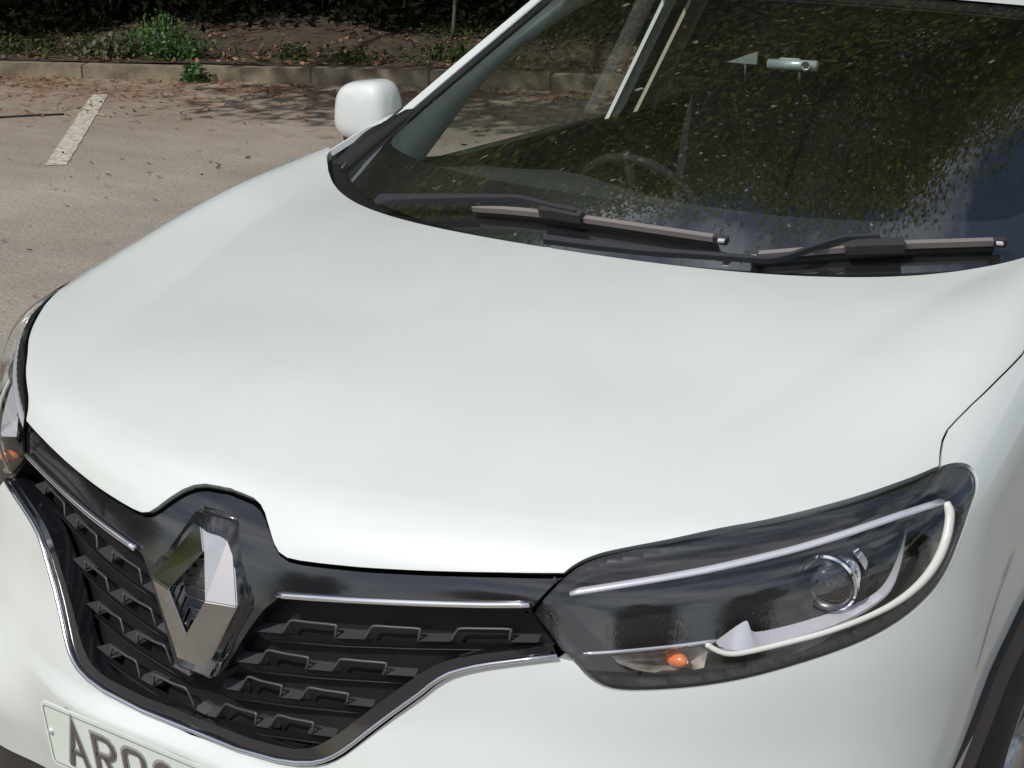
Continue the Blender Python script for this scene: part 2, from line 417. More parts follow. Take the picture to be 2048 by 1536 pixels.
def asphalt_mat():
    m = mat('asphalt', (.2, .185, .17), .9); n = m.node_tree.nodes; l = m.node_tree.links; b = n['Principled BSDF']; t = n['Texture Coordinate']
    b.inputs['Specular IOR Level'].default_value = .25
    def noise(s, d, r=.55, vec=None):
        x = n.new('ShaderNodeTexNoise'); x.inputs['Scale'].default_value = s; x.inputs['Detail'].default_value = d; x.inputs['Roughness'].default_value = r
        l.new(vec or t.outputs['Object'], x.inputs['Vector']); return x.outputs['Fac']
    def ramp(f, a, b_, c0, c1):
        r = n.new('ShaderNodeValToRGB'); r.color_ramp.elements[0].position = a; r.color_ramp.elements[1].position = b_
        r.color_ramp.elements[0].color = (*c0, 1); r.color_ramp.elements[1].color = (*c1, 1); l.new(f, r.inputs['Fac']); return r.outputs['Color']
    def mixc(f, a, b_, mode='MIX'):
        x = n.new('ShaderNodeMix'); x.data_type = 'RGBA'; x.blend_type = mode
        if isinstance(f, float): x.inputs['Factor'].default_value = f
        else: l.new(f, x.inputs['Factor'])
        l.new(a, x.inputs['A']); l.new(b_, x.inputs['B']); return x.outputs['Result']
    base = ramp(noise(.8, 9, .62), .3, .72, (.222, .199, .170), (.355, .323, .286))
    grit = ramp(noise(55, 6, .8), .36, .62, (.66, .65, .64), (1.24, 1.22, 1.2))
    col = mixc(1.0, base, grit, 'MULTIPLY')
    # dark small stones and holes
    v = n.new('ShaderNodeTexVoronoi'); v.inputs['Scale'].default_value = 38; l.new(t.outputs['Object'], v.inputs['Vector'])
    spot = ramp(v.outputs['Distance'], .10, .22, (.50, .47, .45), (1, 1, 1)); col = mixc(1.0, col, spot, 'MULTIPLY')
    # tyre-worn streaks along the aisle
    mp = n.new('ShaderNodeMapping'); mp.inputs['Rotation'].default_value = (0, 0, -math.atan2(KE[1], KE[0])); mp.inputs['Scale'].default_value = (.8, 2.6, 1)
    l.new(t.outputs['Object'], mp.inputs['Vector'])
    st = ramp(noise(1.3, 5, .6, mp.outputs['Vector']), .35, .7, (.91, .92, .93), (1.08, 1.06, 1.05)); col = mixc(1.0, col, st, 'MULTIPLY')
    # rust-brown needle dust washed up towards the kerb
    dp = n.new('ShaderNodeVectorMath'); dp.operation = 'DOT_PRODUCT'; dp.inputs[1].default_value = (KN[0], KN[1], 0); l.new(t.outputs['Object'], dp.inputs[0])
    mr = n.new('ShaderNodeMapRange'); k0 = float(KP@KN); mr.inputs['From Min'].default_value = k0-3.2; mr.inputs['From Max'].default_value = k0-.1
    l.new(dp.outputs['Value'], mr.inputs['Value'])
    mul = n.new('ShaderNodeMath'); mul.operation = 'MULTIPLY'; mul.use_clamp = True
    pat = ramp(noise(3.0, 9, .68, mp.outputs['Vector']), .38, .62, (.05,)*3, (1.25,)*3)
    l.new(mr.outputs['Result'], mul.inputs[0]); l.new(pat, mul.inputs[1])
    dirt = ramp(noise(30, 5), .3, .7, (.13, .080, .048), (.31, .215, .145))
    col = mixc(mul.outputs[0], col, dirt)
    l.new(col, b.inputs['Base Color'])
    u = n.new('ShaderNodeBump'); u.inputs['Strength'].default_value = .55; u.inputs['Distance'].default_value = .006
    l.new(noise(95, 5, .7), u.inputs['Height']); l.new(u.outputs['Normal'], b.inputs['Normal'])
    return m
M['asphalt'] = asphalt_mat()
M['soil'] = mat('soil', (.048, .033, .021), .95, noise=(7, .5, 1.5, 9), bump=(30, .8, .03))
M['kerb'] = mat('kerb_concrete', (.19, .158, .108), .9, noise=(7, .5, 1.3, 10), bump=(60, .8, .006))
M['line'] = None
def line_mat():
    m = mat('worn_line_paint', (.52, .49, .42), .8); n = m.node_tree.nodes; l = m.node_tree.links; b = n['Principled BSDF']; t = n['Texture Coordinate']
    x = n.new('ShaderNodeTexNoise'); x.inputs['Scale'].default_value = 22; x.inputs['Detail'].default_value = 9; x.inputs['Roughness'].default_value = .75
    r = n.new('ShaderNodeValToRGB'); r.color_ramp.elements[0].position = .40; r.color_ramp.elements[1].position = .52
    r.color_ramp.elements[0].color = (.24, .21, .18, 1); r.color_ramp.elements[1].color = (.50, .47, .40, 1)
    l.new(t.outputs['Object'], x.inputs['Vector']); l.new(x.outputs['Fac'], r.inputs['Fac']); l.new(r.outputs['Color'], b.inputs['Base Color'])
    return m
M['line'] = line_mat()

def sheet(name, pts, mt, kind='structure'):
    return tag(link(name, mesh(name, pts, [tuple(range(len(pts)))]), mt, smooth=False), kind=kind)
# tarmac: one sheet to the horizon, verge beyond the kerb on top of it
sheet('car_park_ground', [(-600, -600, 0), (600, -600, 0), (600, 600, 0), (-600, 600, 0)], M['asphalt'])
# verge: bumpy soil bank behind the kerb
def verge():
    ns, nd = 150, 46; v = []; f = []
    for j in range(nd):
        d = .13+(j/(nd-1))**1.6*14
        for i in range(ns):
            s = -17+i*36/(ns-1)
            h = .115+.55*sstep(.1, 5.5, d)+.035*math.sin(s*2.1+d)*math.sin(d*1.7+s)*min(1, d)+RNG.normal(0, .012)*min(1, d*2)
            v.append(kpt(s, d, h))
    for j in range(nd-1):
        for i in range(ns-1):
            a = j*ns+i; f.append((a, a+1, a+ns+1, a+ns))
    return mesh('verge', v, f)
VERGE = verge(); tag(link('verge', VERGE, M['soil']), kind='structure')
def verge_z(d, s=0): return .115+.55*float(sstep(.1, 5.5, np.array(d)))

# kerb: precast stones, each its own piece
kerb = empty('kerb', tuple(kpt(0, 0)))
tag(kerb, 'low concrete kerb edging the verge behind the car park', 'kerb')
b = bmesh.new(); bmesh.ops.create_cube(b, size=1)
for q in b.verts: q.co = Vector((q.co.x*.912, q.co.y*.125, q.co.z*.25))
bmesh.ops.bevel(b, geom=[e for e in b.edges], offset=.007, segments=2, affect='EDGES')
kme = bpy.data.meshes.new('kerb_stone'); b.to_mesh(kme); b.free(); kme.materials.append(M['kerb'])
ang = math.atan2(KE[1], KE[0])
for i in range(-11, 19):
    p = kpt((i+.5)*.918, .063+random.uniform(-.006, .006), -.012+random.uniform(-.008, .008))-kpt(0, 0)
    o = bpy.data.objects.new('kerb_stone', kme); COL.objects.link(o); o.parent = kerb; o.location = p
    o.rotation_euler = (random.uniform(-.02, .02), random.uniform(-.006, .006), ang+random.uniform(-.008, .008))

# worn bay line, a jagged edged strip of paint lying on the tarmac
a = on_z([(112, 331)], 0)[0]; c = on_z([(200, 190)], 0)[0]; dl = (c-a)/np.linalg.norm(c-a); nl_ = np.array([-dl[1], dl[0], 0])
v = []; f = []; n_ = 60
for i in range(n_+1):
    p = a+(c-a)*i/n_
    for s_ in (-1, 1): v.append(p+nl_*s_*(.060+random.uniform(-.003, .003))+np.array([0, 0, .004]))
for i in range(n_): f.append((2*i, 2*i+1, 2*i+3, 2*i+2))
tag(link('bay_line_marking', mesh('line', v, f), M['line'], smooth=False), kind='structure')

# ------------------------------------------------------------------ foliage helpers
def leaf_mesh(name, C, size, up=.0, stretch=1.8, normals=None, droop=0):
    """one four-cornered leaf at every point of C"""
    n = len(C); nr = RNG.normal(size=(n, 3)); nr[:, 2] += up; nr /= np.linalg.norm(nr, axis=1, keepdims=True)
    t = np.cross(nr, RNG.normal(size=(n, 3))); t[:, 2] -= droop; t -= nr*(t*nr).sum(1, keepdims=True); t /= np.linalg.norm(t, axis=1, keepdims=True)+1e-9
    bt = np.cross(nr, t); s = np.asarray(size)*RNG.uniform(.6, 1.3, n); s = s[:, None]
    V = np.stack([C-t*s*stretch*.5, C+bt*s*.5-t*s*.05, C+t*s*stretch*.5+nr*s*.15, C-bt*s*.5-t*s*.05], 1).reshape(-1, 3)
    me = bpy.data.meshes.new(name); me.vertices.add(4*n); me.vertices.foreach_set('co', V.astype(np.float32).ravel())
    me.loops.add(4*n); me.loops.foreach_set('vertex_index', np.arange(4*n, dtype=np.int32))
    me.polygons.add(n); me.polygons.foreach_set('loop_start', np.arange(0, 4*n, 4, dtype=np.int32))
    me.update(calc_edges=True); return me
def leaf_mat(name, c0, c1, rough=.5, trans=.25, scale=3.0, spec=.5):
    m = bpy.data.materials.new(name); m.use_nodes = True; n = m.node_tree.nodes; l = m.node_tree.links; b = n['Principled BSDF']
    g = n.new('ShaderNodeNewGeometry'); x = n.new('ShaderNodeTexNoise'); x.inputs['Scale'].default_value = scale; x.inputs['Detail'].default_value = 3
    t = n.new('ShaderNodeTexCoord'); l.new(t.outputs['Object'], x.inputs['Vector'])
    ad = n.new('ShaderNodeMath'); ad.operation = 'ADD'; l.new(x.outputs['Fac'], ad.inputs[0])
    mu = n.new('ShaderNodeMath'); mu.operation = 'MULTIPLY_ADD'; mu.inputs[1].default_value = .5; mu.inputs[2].default_value = -.25
    l.new(g.outputs['Random Per Island'], mu.inputs[0]); l.new(mu.outputs[0], ad.inputs[1])
    r = n.new('ShaderNodeValToRGB'); r.color_ramp.elements[0].position = .25; r.color_ramp.elements[1].position = .8
    r.color_ramp.elements[0].color = (*c0, 1); r.color_ramp.elements[1].color = (*c1, 1); l.new(ad.outputs[0], r.inputs['Fac'])
    l.new(r.outputs['Color'], b.inputs['Base Color']); b.inputs['Roughness'].default_value = rough; b.inputs['Specular IOR Level'].default_value = spec
    tr = n.new('ShaderNodeBsdfTranslucent'); l.new(r.outputs['Color'], tr.inputs['Color']); mi = n.new('ShaderNodeMixShader'); mi.inputs[0].default_value = trans
    l.new(b.outputs[0], mi.inputs[1]); l.new(tr.outputs[0], mi.inputs[2]); l.new(mi.outputs[0], n['Material Output'].inputs['Surface'])
    return m
M['leaf_oak'] = leaf_mat('broad_leaves', (.085, .115, .018), (.29, .29, .065), .35, .5)
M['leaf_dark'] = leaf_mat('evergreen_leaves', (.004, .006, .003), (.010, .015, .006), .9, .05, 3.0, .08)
M['leaf_weed'] = leaf_mat('weed_leaves', (.035, .085, .020), (.10, .20, .055), .45, .3, 6)
M['leaf_dry'] = leaf_mat('dry_leaves', (.09, .040, .018), (.34, .19, .10), .8, .1, 5)
M['needles'] = leaf_mat('fallen_needles', (.10, .045, .02), (.30, .16, .085), .8, .05, 5)
M['grassblade'] = leaf_mat('grass_blades', (.016, .028, .008), (.055, .075, .02), .7, .2, 4, .2)
M['bark'] = mat('bark', (.026, .021, .016), .9, noise=(9, .5, 1.5, 8), bump=(30, .9, .02))
M['stem'] = mat('green_stem', (.06, .10, .03), .6)

def tree_meshes(seed, height, crown_r, crown_z0, n_cl, per, leaf, spread=.42):
    rs = np.random.default_rng(seed)
    trunk = []; base_r = height*.022
    pts = [np.array([0, 0, -.1])]
    for k in range(1, 8): pts.append(np.array([rs.normal(0, .07*k*.5), rs.normal(0, .07*k*.5), height*.82*k/7]))
    sp = spline(pts, 4)
    me_t = tube(sp, [base_r*(1-.85*i/(len(sp)-1))+.01 for i in range(len(sp))], 10)
    zc = (height+crown_z0)/2; hz = (height-crown_z0)/2
    cl = []
    while len(cl) < n_cl:
        p = rs.uniform(-1, 1, 3); r = np.linalg.norm(p)
        if r > 1 or r < .35 and rs.random() < .7: continue
        if rs.random() < .16*(1+math.sin(p[0]*5+seed)*math.sin(p[1]*4)): continue
        q = p*np.array([crown_r, crown_r, hz]); q[2] = zc+q[2]; q *= np.array([1, 1, 1]); cl.append(q)
    cl = np.array(cl)
    limbs = []
    for q in cl[rs.permutation(n_cl)[:26]]:
        t = np.clip((q[2]-.25*np.hypot(q[0], q[1])-0.5)/(height*.82), .22, .95); s = sp[int(t*(len(sp)-1))]
        mid = (s+q)/2+np.array([0, 0, -.25]); pl = spline([s, mid, q], 5)
        limbs.append((pl, base_r*.38))
    V = []; F = []
    for pl, r in limbs:
        me = tube(pl, [r*(1-.8*i/(len(pl)-1))+.006 for i in range(len(pl))], 6); o = len(V)
        V += [tuple(x.co) for x in me.vertices]; F += [tuple(i+o for i in p.vertices) for p in me.polygons]; bpy.data.meshes.remove(me)
    me_l = mesh('limbs', V, F)
    C = (cl[:, None, :]+rs.normal(size=(n_cl, per, 3))*np.array([spread, spread, spread*.7])*rs.uniform(.7, 1.35, (n_cl, 1, 1))).reshape(-1, 3)
    me_c = leaf_mesh('crown', C, leaf, up=.5, stretch=1.5)
    return me_t, me_l, me_c
def place_tree(name, meshes, loc, rz, sc, label, cat, group, leafm):
    t = empty(name, loc, rz); t.scale = (sc, sc, sc); tag(t, label, cat, group)
    tm, lm, cm = meshes
    tr = link('trunk', tm, M['bark'], t); link('limbs', lm, M['bark'], tr); link('crown', cm, leafm, t, smooth=False)
    return t
TA = tree_meshes(3, 21.0, 6.6, 4.2, 420, 560, .078, .62)
TB = tree_meshes(11, 19.5, 6.2, 4.0, 400, 560, .078, .62)
TS = tree_meshes(23, 9.0, 3.4, .8, 110, 420, .10, .62)
# tall broadleaves standing on the verge: their crowns show in the windscreen
for nm, ms, s_, d_, rz, sc, lb in (
        ('broadleaf_tree', TA, -8.5, 3.0, .4, 1.0, 'tall broadleaf tree over the far left end of the verge'),
        ('broadleaf_tree', TB, -.6, 3.2, 2.1, 1.04, 'tall broadleaf tree rising behind the green weed clump'),
        ('broadleaf_tree', TA, 5.6, 2.4, 4.0, 1.05, 'tall broadleaf tree behind the kerb beyond the windscreen'),
        ('broadleaf_tree', TB, 14.5, 3.4, 5.2, 1.0, 'tall broadleaf tree at the right end of the verge')):
    place_tree(nm, ms, tuple(kpt(s_, d_, verge_z(d_)-.05)), rz, sc, lb, 'tree', 'broadleaf trees on the verge', M['leaf_oak'])
for nm, ms, s_, d_, rz, sc, lb in (
        ('broadleaf_tree', TB, -5.0, 9.0, 1.4, 1.15, 'very tall broadleaf tree in the wood behind the left of the thicket'),
        ('broadleaf_tree', TA, 3.2, 9.5, 3.1, 1.12, 'very tall broadleaf tree in the wood straight behind the sapling'),
        ('broadleaf_tree', TB, 11.0, 9.0, .7, 1.1, 'very tall broadleaf tree in the wood behind the right of the thicket')):
    place_tree(nm, ms, tuple(kpt(s_, d_, verge_z(d_)-.05)), rz, sc, lb, 'tree', 'broadleaf trees on the verge', M['leaf_oak'])
# unseen low bough added to the tree behind the weeds to dapple the kerb
tr_ = [o for o in COL.objects if o.get('label', '').startswith('tall broadleaf tree rising behind')][0]
bc_ = np.array([kpt(random.uniform(-1.3, 1.5), random.uniform(-4.9, -3.3), random.uniform(4.7, 6.0)) for _ in range(30)])
bl_ = (bc_[:, None]+RNG.normal(size=(30, 110, 3))*np.array([.28, .28, .18])).reshape(-1, 3)
inv = Matrix.LocRotScale(tr_.location, tr_.rotation_euler, tr_.scale).inverted()
bo_ = link('shade_bough_foliage', leaf_mesh('shade_bough', bl_, .085, up=.5, stretch=1.5), M['leaf_oak'], tr_, False); bo_.matrix_parent_inverse = inv
for a__, b__ in ((-1.2, -4.6), (.2, -4.8), (1.3, -4.2)):
    q_ = link('shade_bough', tube(spline([kpt(-.6, 3.1, 5.2), kpt((a__-.6)/2, -.8, 6.4), kpt(a__, b__, 5.3)], 6), [.09-.006*i for i in range(13)], 7), M['bark'], tr_); q_.matrix_parent_inverse = inv
# trees all round the car park, seen only as dark shapes mirrored in the paint and lamps
for k, (x_, y_, sc) in enumerate(((26, -21, 1.0), (33, -8, 1.15), (17, -31, 1.1), (2, -36, .95), (-14, -33, 1.1), (38, 9, 1.2), (33, 24, 1.1), (-31, -20, 1.1), (14, 34, 1.1), (-19, -9, 1.1), (-20, -3.2, 1.05), (-23, 2.5, 1.1))):
    place_tree('distant_tree', TS, (x_, y_, 0), k*1.3, sc, 'bushy tree standing at the edge of the car park, mirrored in the headlight', 'tree', 'trees round the car park', M['leaf_oak'])

# dark evergreen thicket at the back of the verge: separate shrubs grown together
def shrub_mesh(seed, rx, h, n, leaf):
    rs = np.random.default_rng(seed); c = []
    for _ in range(n//40):
        p = rs.normal(size=3); p /= np.linalg.norm(p); p *= rs.uniform(.35, 1)**.5; p[2] = abs(p[2]) if rs.random() < .8 else p[2]*.5+.3
        c.append(p*np.array([rx, rx*.8, h]))
    c = np.array(c); C = (c[:, None]+rs.normal(size=(len(c), 40, 3))*np.array([.17, .17, .12])).reshape(-1, 3); C[:, 2] = np.abs(C[:, 2])
    return leaf_mesh('shrub', C, leaf, up=.3, stretch=2.2)
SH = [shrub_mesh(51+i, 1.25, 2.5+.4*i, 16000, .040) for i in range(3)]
stm = tube(spline([(0, 0, -.1), (.05, .02, .7), (-.03, .05, 1.6)], 4), [.06-.004*i for i in range(9)], 7)
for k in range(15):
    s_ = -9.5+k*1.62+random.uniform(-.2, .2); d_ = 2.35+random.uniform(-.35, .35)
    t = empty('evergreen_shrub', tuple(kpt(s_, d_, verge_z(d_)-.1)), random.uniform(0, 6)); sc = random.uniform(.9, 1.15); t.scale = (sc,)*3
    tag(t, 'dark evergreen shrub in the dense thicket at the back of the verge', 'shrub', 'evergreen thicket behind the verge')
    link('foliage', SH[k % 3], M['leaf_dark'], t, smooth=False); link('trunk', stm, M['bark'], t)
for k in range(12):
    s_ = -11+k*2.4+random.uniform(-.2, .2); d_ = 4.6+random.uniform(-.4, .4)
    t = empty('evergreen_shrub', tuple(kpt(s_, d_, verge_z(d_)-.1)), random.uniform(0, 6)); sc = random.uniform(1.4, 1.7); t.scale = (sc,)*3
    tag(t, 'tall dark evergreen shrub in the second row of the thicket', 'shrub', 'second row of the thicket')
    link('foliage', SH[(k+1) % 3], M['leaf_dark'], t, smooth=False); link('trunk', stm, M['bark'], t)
# slim pale sapling in front of the thicket
sp_ = kpt(2.62, 1.5, verge_z(1.5)-.03)
sap = empty('sapling', tuple(sp_)); tag(sap, 'thin pale sapling trunk in front of the dark thicket', 'sapling')
link('trunk', tube(spline([(0, 0, 0), (.02, .02, .5), (-.02, .03, 1.1), (.05, .05, 2.2)], 4), [.018-.0008*i for i in range(13)], 7), mat('pale_bark', (.085, .082, .055), .9, noise=(14, .6, 1.3)), sap)
link('crown', leaf_mesh('crown', np.array([.05, .05, 2.3])+RNG.normal(size=(400, 3))*np.array([.35, .35, .3]), .06), M['leaf_dark'], sap, smooth=False)

# weeds: upright leafy stems
def weed(name, s_, d_, rx, ry, h, nst, leaf, label, leaves=26, mt=None):
    z0 = verge_z(d_)-.02 if d_ > .1 else 0.0
    t = empty(name, tuple(kpt(s_, d_, z0))); tag(t, label, 'weed'); V = []; F = []; C = []
    for _ in range(nst):
        a_ = random.uniform(0, 6.28); r_ = random.random()**.6; bx, by = rx*r_*math.cos(a_), ry*r_*math.sin(a_)
        hh = h*(1-.55*r_*r_)*random.uniform(.7, 1.15); lx, ly = bx*.35+random.uniform(-.05, .05), by*.35+random.uniform(-.05, .05)
        pl = spline([(bx*.8, by*.8, 0), (bx+lx*.3, by+ly*.3, hh*.5), (bx+lx, by+ly, hh)], 3)
        me = tube(pl, .004, 5); o = len(V); V += [tuple(x.co) for x in me.vertices]; F += [tuple(i+o for i in p.vertices) for p in me.polygons]; bpy.data.meshes.remove(me)
        for k in range(leaves):
            q = pl[min(len(pl)-1, int(random.uniform(.15, 1)*len(pl)))]; C.append(np.array(q)+np.random.default_rng(len(C)).normal(0, leaf*.9, 3))
    tag(link('stem', mesh('stem', V, F), M['stem'], t), kind='stuff'); C = np.array(C); C[:, 2] = np.maximum(C[:, 2], .01)
    link('foliage', leaf_mesh('foliage', C, leaf, up=.9, stretch=1.4), mt or M['leaf_weed'], t, smooth=False)
    return t
weed('weed_clump', .50, .40, .30, .2, .32, 60, .025, 'bright green leafy weed clump growing just behind the kerb')
weed('low_weed_patch', .02, .36, .26, .16, .17, 26, .035, 'low grey-green weeds spilling to the left of the bright clump', mt=leaf_mat('greygreen', (.06, .07, .03), (.14, .15, .07), .6, .2))
weed('kerb_weed', .95, -.03, .07, .035, .11, 9, .035, 'small green weed sprouting from a joint in the kerb')
weed('nettle_patch', 1.75, .6, .45, .2, .09, 22, .026, 'low dark green plants on the verge right of the weed clump', mt=M['grassblade'])
weed('nettle_patch', 2.75, .65, .4, .2, .12, 22, .028, 'low dark green plants around the foot of the thin sapling', mt=M['grassblade'])
weed('nettle_patch', 5.6, .55, .6, .22, .22, 30, .045, 'green plants on the verge seen through the side window', mt=M['leaf_weed'])
weed('nettle_patch', -.75, .55, .3, .2, .11, 14, .026, 'sparse green sprigs on the verge at the far left', mt=M['grassblade'])

# fallen leaves and needles: uncountable litter
def litter(n, s0, s1, dmean, dsig, z, size, stretch, upn=3.0):
    s_ = RNG.uniform(s0, s1, n); d_ = dmean+RNG.normal(size=n)*dsig
    return s_, d_
n = 9000; s_ = RNG.uniform(-9, 12, n); d_ = -.02-np.abs(RNG.normal(0, .55, n))*(.5+.5*np.sin(s_*1.3+1)**2)-RNG.random(n)**4*1.5
keep = np.sin(s_*2.3)*np.sin(d_*7+s_)+RNG.normal(0, .6, n) > -.35; s_, d_ = s_[keep], d_[keep]
C = np.stack([KP[0]+KE[0]*s_+KN[0]*d_, KP[1]+KE[1]*s_+KN[1]*d_, np.full(len(s_), .008)], 1)
tag(link('fallen_needles', leaf_mesh('needles', C, .013, up=6, stretch=9), M['needles'], smooth=False), 'brown pine needles and twigs drifted along the kerb', 'litter', kind='stuff')
n = 5500; s_ = RNG.uniform(-9, 12, n); d_ = .15+RNG.random(n)**1.4*2.6
C = np.stack([KP[0]+KE[0]*s_+KN[0]*d_, KP[1]+KE[1]*s_+KN[1]*d_, np.array([verge_z(q)+.018 for q in d_])], 1)
tag(link('leaf_litter', leaf_mesh('litter', C, .032, up=2.5, stretch=1.5), M['leaf_dry'], smooth=False), 'dry brown leaves scattered over the verge', 'litter', kind='stuff')
n = 420; s_ = RNG.uniform(-9, 12, n); d_ = -RNG.random(n)**1.8*1.2-.03
C = np.stack([KP[0]+KE[0]*s_+KN[0]*d_, KP[1]+KE[1]*s_+KN[1]*d_, np.full(n, .012)], 1)
tag(link('stray_leaves', leaf_mesh('stray', C, .034, up=3, stretch=1.5), M['leaf_dry'], smooth=False), 'stray dry leaves lying on the tarmac near the kerb', 'litter', kind='stuff')
n = 900; s_ = RNG.uniform(-4, 9, n); d_ = -.4-RNG.random(n)*7.5
C = np.stack([KP[0]+KE[0]*s_+KN[0]*d_, KP[1]+KE[1]*s_+KN[1]*d_, np.full(n, .009)], 1)
tag(link('tarmac_debris', leaf_mesh('debris', C, .011*RNG.uniform(.5, 1.8, n), up=4, stretch=2.6), mat('dark_debris', (.07, .05, .04), .9), smooth=False), 'small dark bits of bark and grit strewn over the tarmac', 'debris', kind='stuff')
n = 16000; s_ = RNG.uniform(-9, 12, n); d_ = .2+RNG.random(n)*2.4; kp = np.sin(s_*1.9+2)+np.sin(d_*3+s_*.7)+RNG.normal(0, .6, n) > .1; s_, d_ = s_[kp], d_[kp]
C = np.stack([KP[0]+KE[0]*s_+KN[0]*d_, KP[1]+KE[1]*s_+KN[1]*d_, np.array([verge_z(q)+.03 for q in d_])], 1)
tag(link('verge_grass', leaf_mesh('grass', C, .014, up=-.0, stretch=8), M['grassblade'], smooth=False), 'thin rough grass growing on the verge', 'grass', kind='stuff')

# ================================================================== THE CAR
car = empty('parked_car', (0, 0, 0))
tag(car, 'white compact crossover car parked in the foreground, seen from its front left', 'car')

# ---- outlines, near side
GAP_PX = [(1883, 932), (1884, 905), (1888, 880), (1897, 860), (1915, 840), (1945, 810), (2000, 757), (2048, 708)]
gap = np.concatenate([hit(GAP_PX), z_at([.820, .815, .803, .786], [.96, 1.04, 1.11, 1.165])])
REARY = lambda x: .872+.25*x**2+.5*x**4
rx = np.linspace(0, .745, 16); rear = z_at(rx, REARY(rx))
corner = z_at([.762], [1.193])
HL_PX = [(1060, 1226), (1079, 1202), (1103, 1175), (1128, 1150), (1157, 1128), (1196, 1111), (1245, 1099), (1342, 1080), (1440, 1058), (1537, 1040), (1635, 1016), (1732, 988), (1830, 954),
         (1883, 932), (1912, 925), (1937, 929), (1952, 946), (1956, 977), (1944, 1016), (1924, 1075), (1900, 1135), (1869, 1183), (1820, 1230), (1757, 1270), (1683, 1302), (1586, 1334),
         (1489, 1360), (1391, 1376), (1294, 1383), (1225, 1380), (1182, 1360), (1147, 1323), (1122, 1305), (1084, 1260), (1066, 1237)]
HLS = [tuple(q) for q in spline(HL_PX, 3, True)]
hl_top = hit(HLS[9:40])            # shared with the bonnet
NOTCH_PX = [(1128, 1150), (1060, 1150), (1000, 1149), (850, 1146), (720, 1139), (640, 1131), (595, 1125), (570, 1119), (553, 1107), (543, 1089), (533, 1056), (525, 1028), (516, 1010), (502, 997), (476, 986)]
notch = hit(NOTCH_PX); ctop = hit([(448, 977)]); ctop[0, 0] = 0
# ---- bonnet
bon = np.concatenate([rear, corner, gap[::-1], hl_top[::-1][1:], notch[1:], ctop])
bonnet = link('bonnet', skin_panel(full(bon), step=.016, gap=.0026, edge=.003, skirt=.010), M['paint'], car, False)
# ---- bumper
LOW_PX = [(478, 1504), (556, 1525), (600, 1531), (634, 1531), (655, 1527), (673, 1520), (692, 1509), (712, 1494), (750, 1464), (790, 1433), (849, 1390), (870, 1372), (888, 1360), (907, 1350), (927, 1344), (955, 1337), (986, 1332), (1050, 1324), (1118, 1316)]
LOWIN_PX = [(478, 1468), (556, 1490), (585, 1495), (612, 1494), (632, 1488), (650, 1479), (668, 1468), (685, 1456), (722, 1428), (760, 1400), (820, 1357), (842, 1342), (862, 1331), (885, 1321), (910, 1314), (945, 1308), (980, 1303), (1040, 1296), (1106, 1289)]
low = hit(LOW_PX); lowin = hit(LOWIN_PX)
cb = np.array([[0, low[0, 1]+.001, low[0, 2]-.008]]); cb = y_at([0.], [low[0, 2]-.006]); cbi = y_at([0.], [lowin[0, 2]-.006])
ARCH = [(.691, .735), (.62, .703), (.586, .684), (.541, .645), (.479, .59), (.44, .52), (.41, .44)]
arch_f = x_at(*np.array(ARCH).T); arch_low = x_at([.40, .40], [.36, .24])
ARCHR = [(1.43, .30), (1.415, .44), (1.345, .57), (1.23, .675), (1.08, .745), (.93, .772), (.79, .765)]
arch_r = x_at(*np.array(ARCHR).T)
bl = y_at([0, .15, .3, .45, .57, .68, .76, .82], [.40, .40, .398, .392, .392, .402, .418, .432])
bum = np.concatenate([cb, low, hit(HLS[51:94])[::-1], arch_f, bl[::-1]])
bumper = link('front_bumper', skin_panel(full(bum), step=.0095, skirt=.03), M['paint'], car, False)
bl2 = y_at([0, .3, .55, .72, .82], [.2, .2, .21, .22, .23])
lb = np.concatenate([bl, arch_f[-1:], arch_low, bl2[::-1]])
lower = link('lower_bumper', skin_panel(full(lb), step=.03, gap=.003, edge=.006, skirt=.03, off=-.003), M['plastic'], car, False)
# ---- wings
wing_out = np.concatenate([hit(HLS[39:52])[::-1], gap[1:], corner, x_at([1.35, 1.5], [1.085, 1.065]), x_at([1.5, 1.5, 1.5], [.9, .6, .3]), arch_r, arch_f[:1]])
wing_m = skin_panel(wing_out, step=.0095, skirt=.02)
wn, wf = both('front_wing', wing_m, M['paint'], car, car, False)
# ---- wheel arch trims (black cladding) and wheels
WC = (.93, .335)
def arch_trim():
    out = np.concatenate([x_at([1.43], [.30]), arch_r[1:], arch_f, arch_low])
    inn = []
    for X in out:
        v = np.array([X[1]-WC[0], X[2]-WC[1]]); l = np.linalg.norm(v); r = max(l-.062, .375)
        inn.append((WC[0]+v[0]/l*r, WC[1]+v[1]/l*r))
    inn = x_at(*np.array(inn).T)
    V = []; F = []; n = len(out)
    for i in range(n):
        o_, q = out[i], inn[i]; dx = np.array([1, 0, 0])
        V += [o_-dx*.01, o_+dx*.010, o_*.3+q*.7+dx*.016, q+dx*.006, q-dx*.09]
    for i in range(n-1):
        for k in range(4): F.append((i*5+k, i*5+k+1, i*5+5+k+1, i*5+5+k))
    me = mesh('arch', V, F); return me
am = arch_trim(); both('wheel_arch_trim', am, M['plastic'], car, car, True, 40)
both('wheel_arch_trim', (lambda c: (c.transform(Matrix.Translation((0, 2.646, 0))), c)[1])(am.copy()), M['plastic'], car, car, True, 40)
def lathe(prof, n=48):
    V = []; F = []; m_ = len(prof)
    for i in range(n):
        a = 2*math.pi*i/n
        for x_, r_ in prof: V.append((x_, r_*math.sin(a), r_*math.cos(a)))
    for i in range(n):
        for k in range(m_-1): F.append((i*m_+k, ((i+1) % n)*m_+k, ((i+1) % n)*m_+k+1, i*m_+k+1))
    return mesh('lathe', V, F)
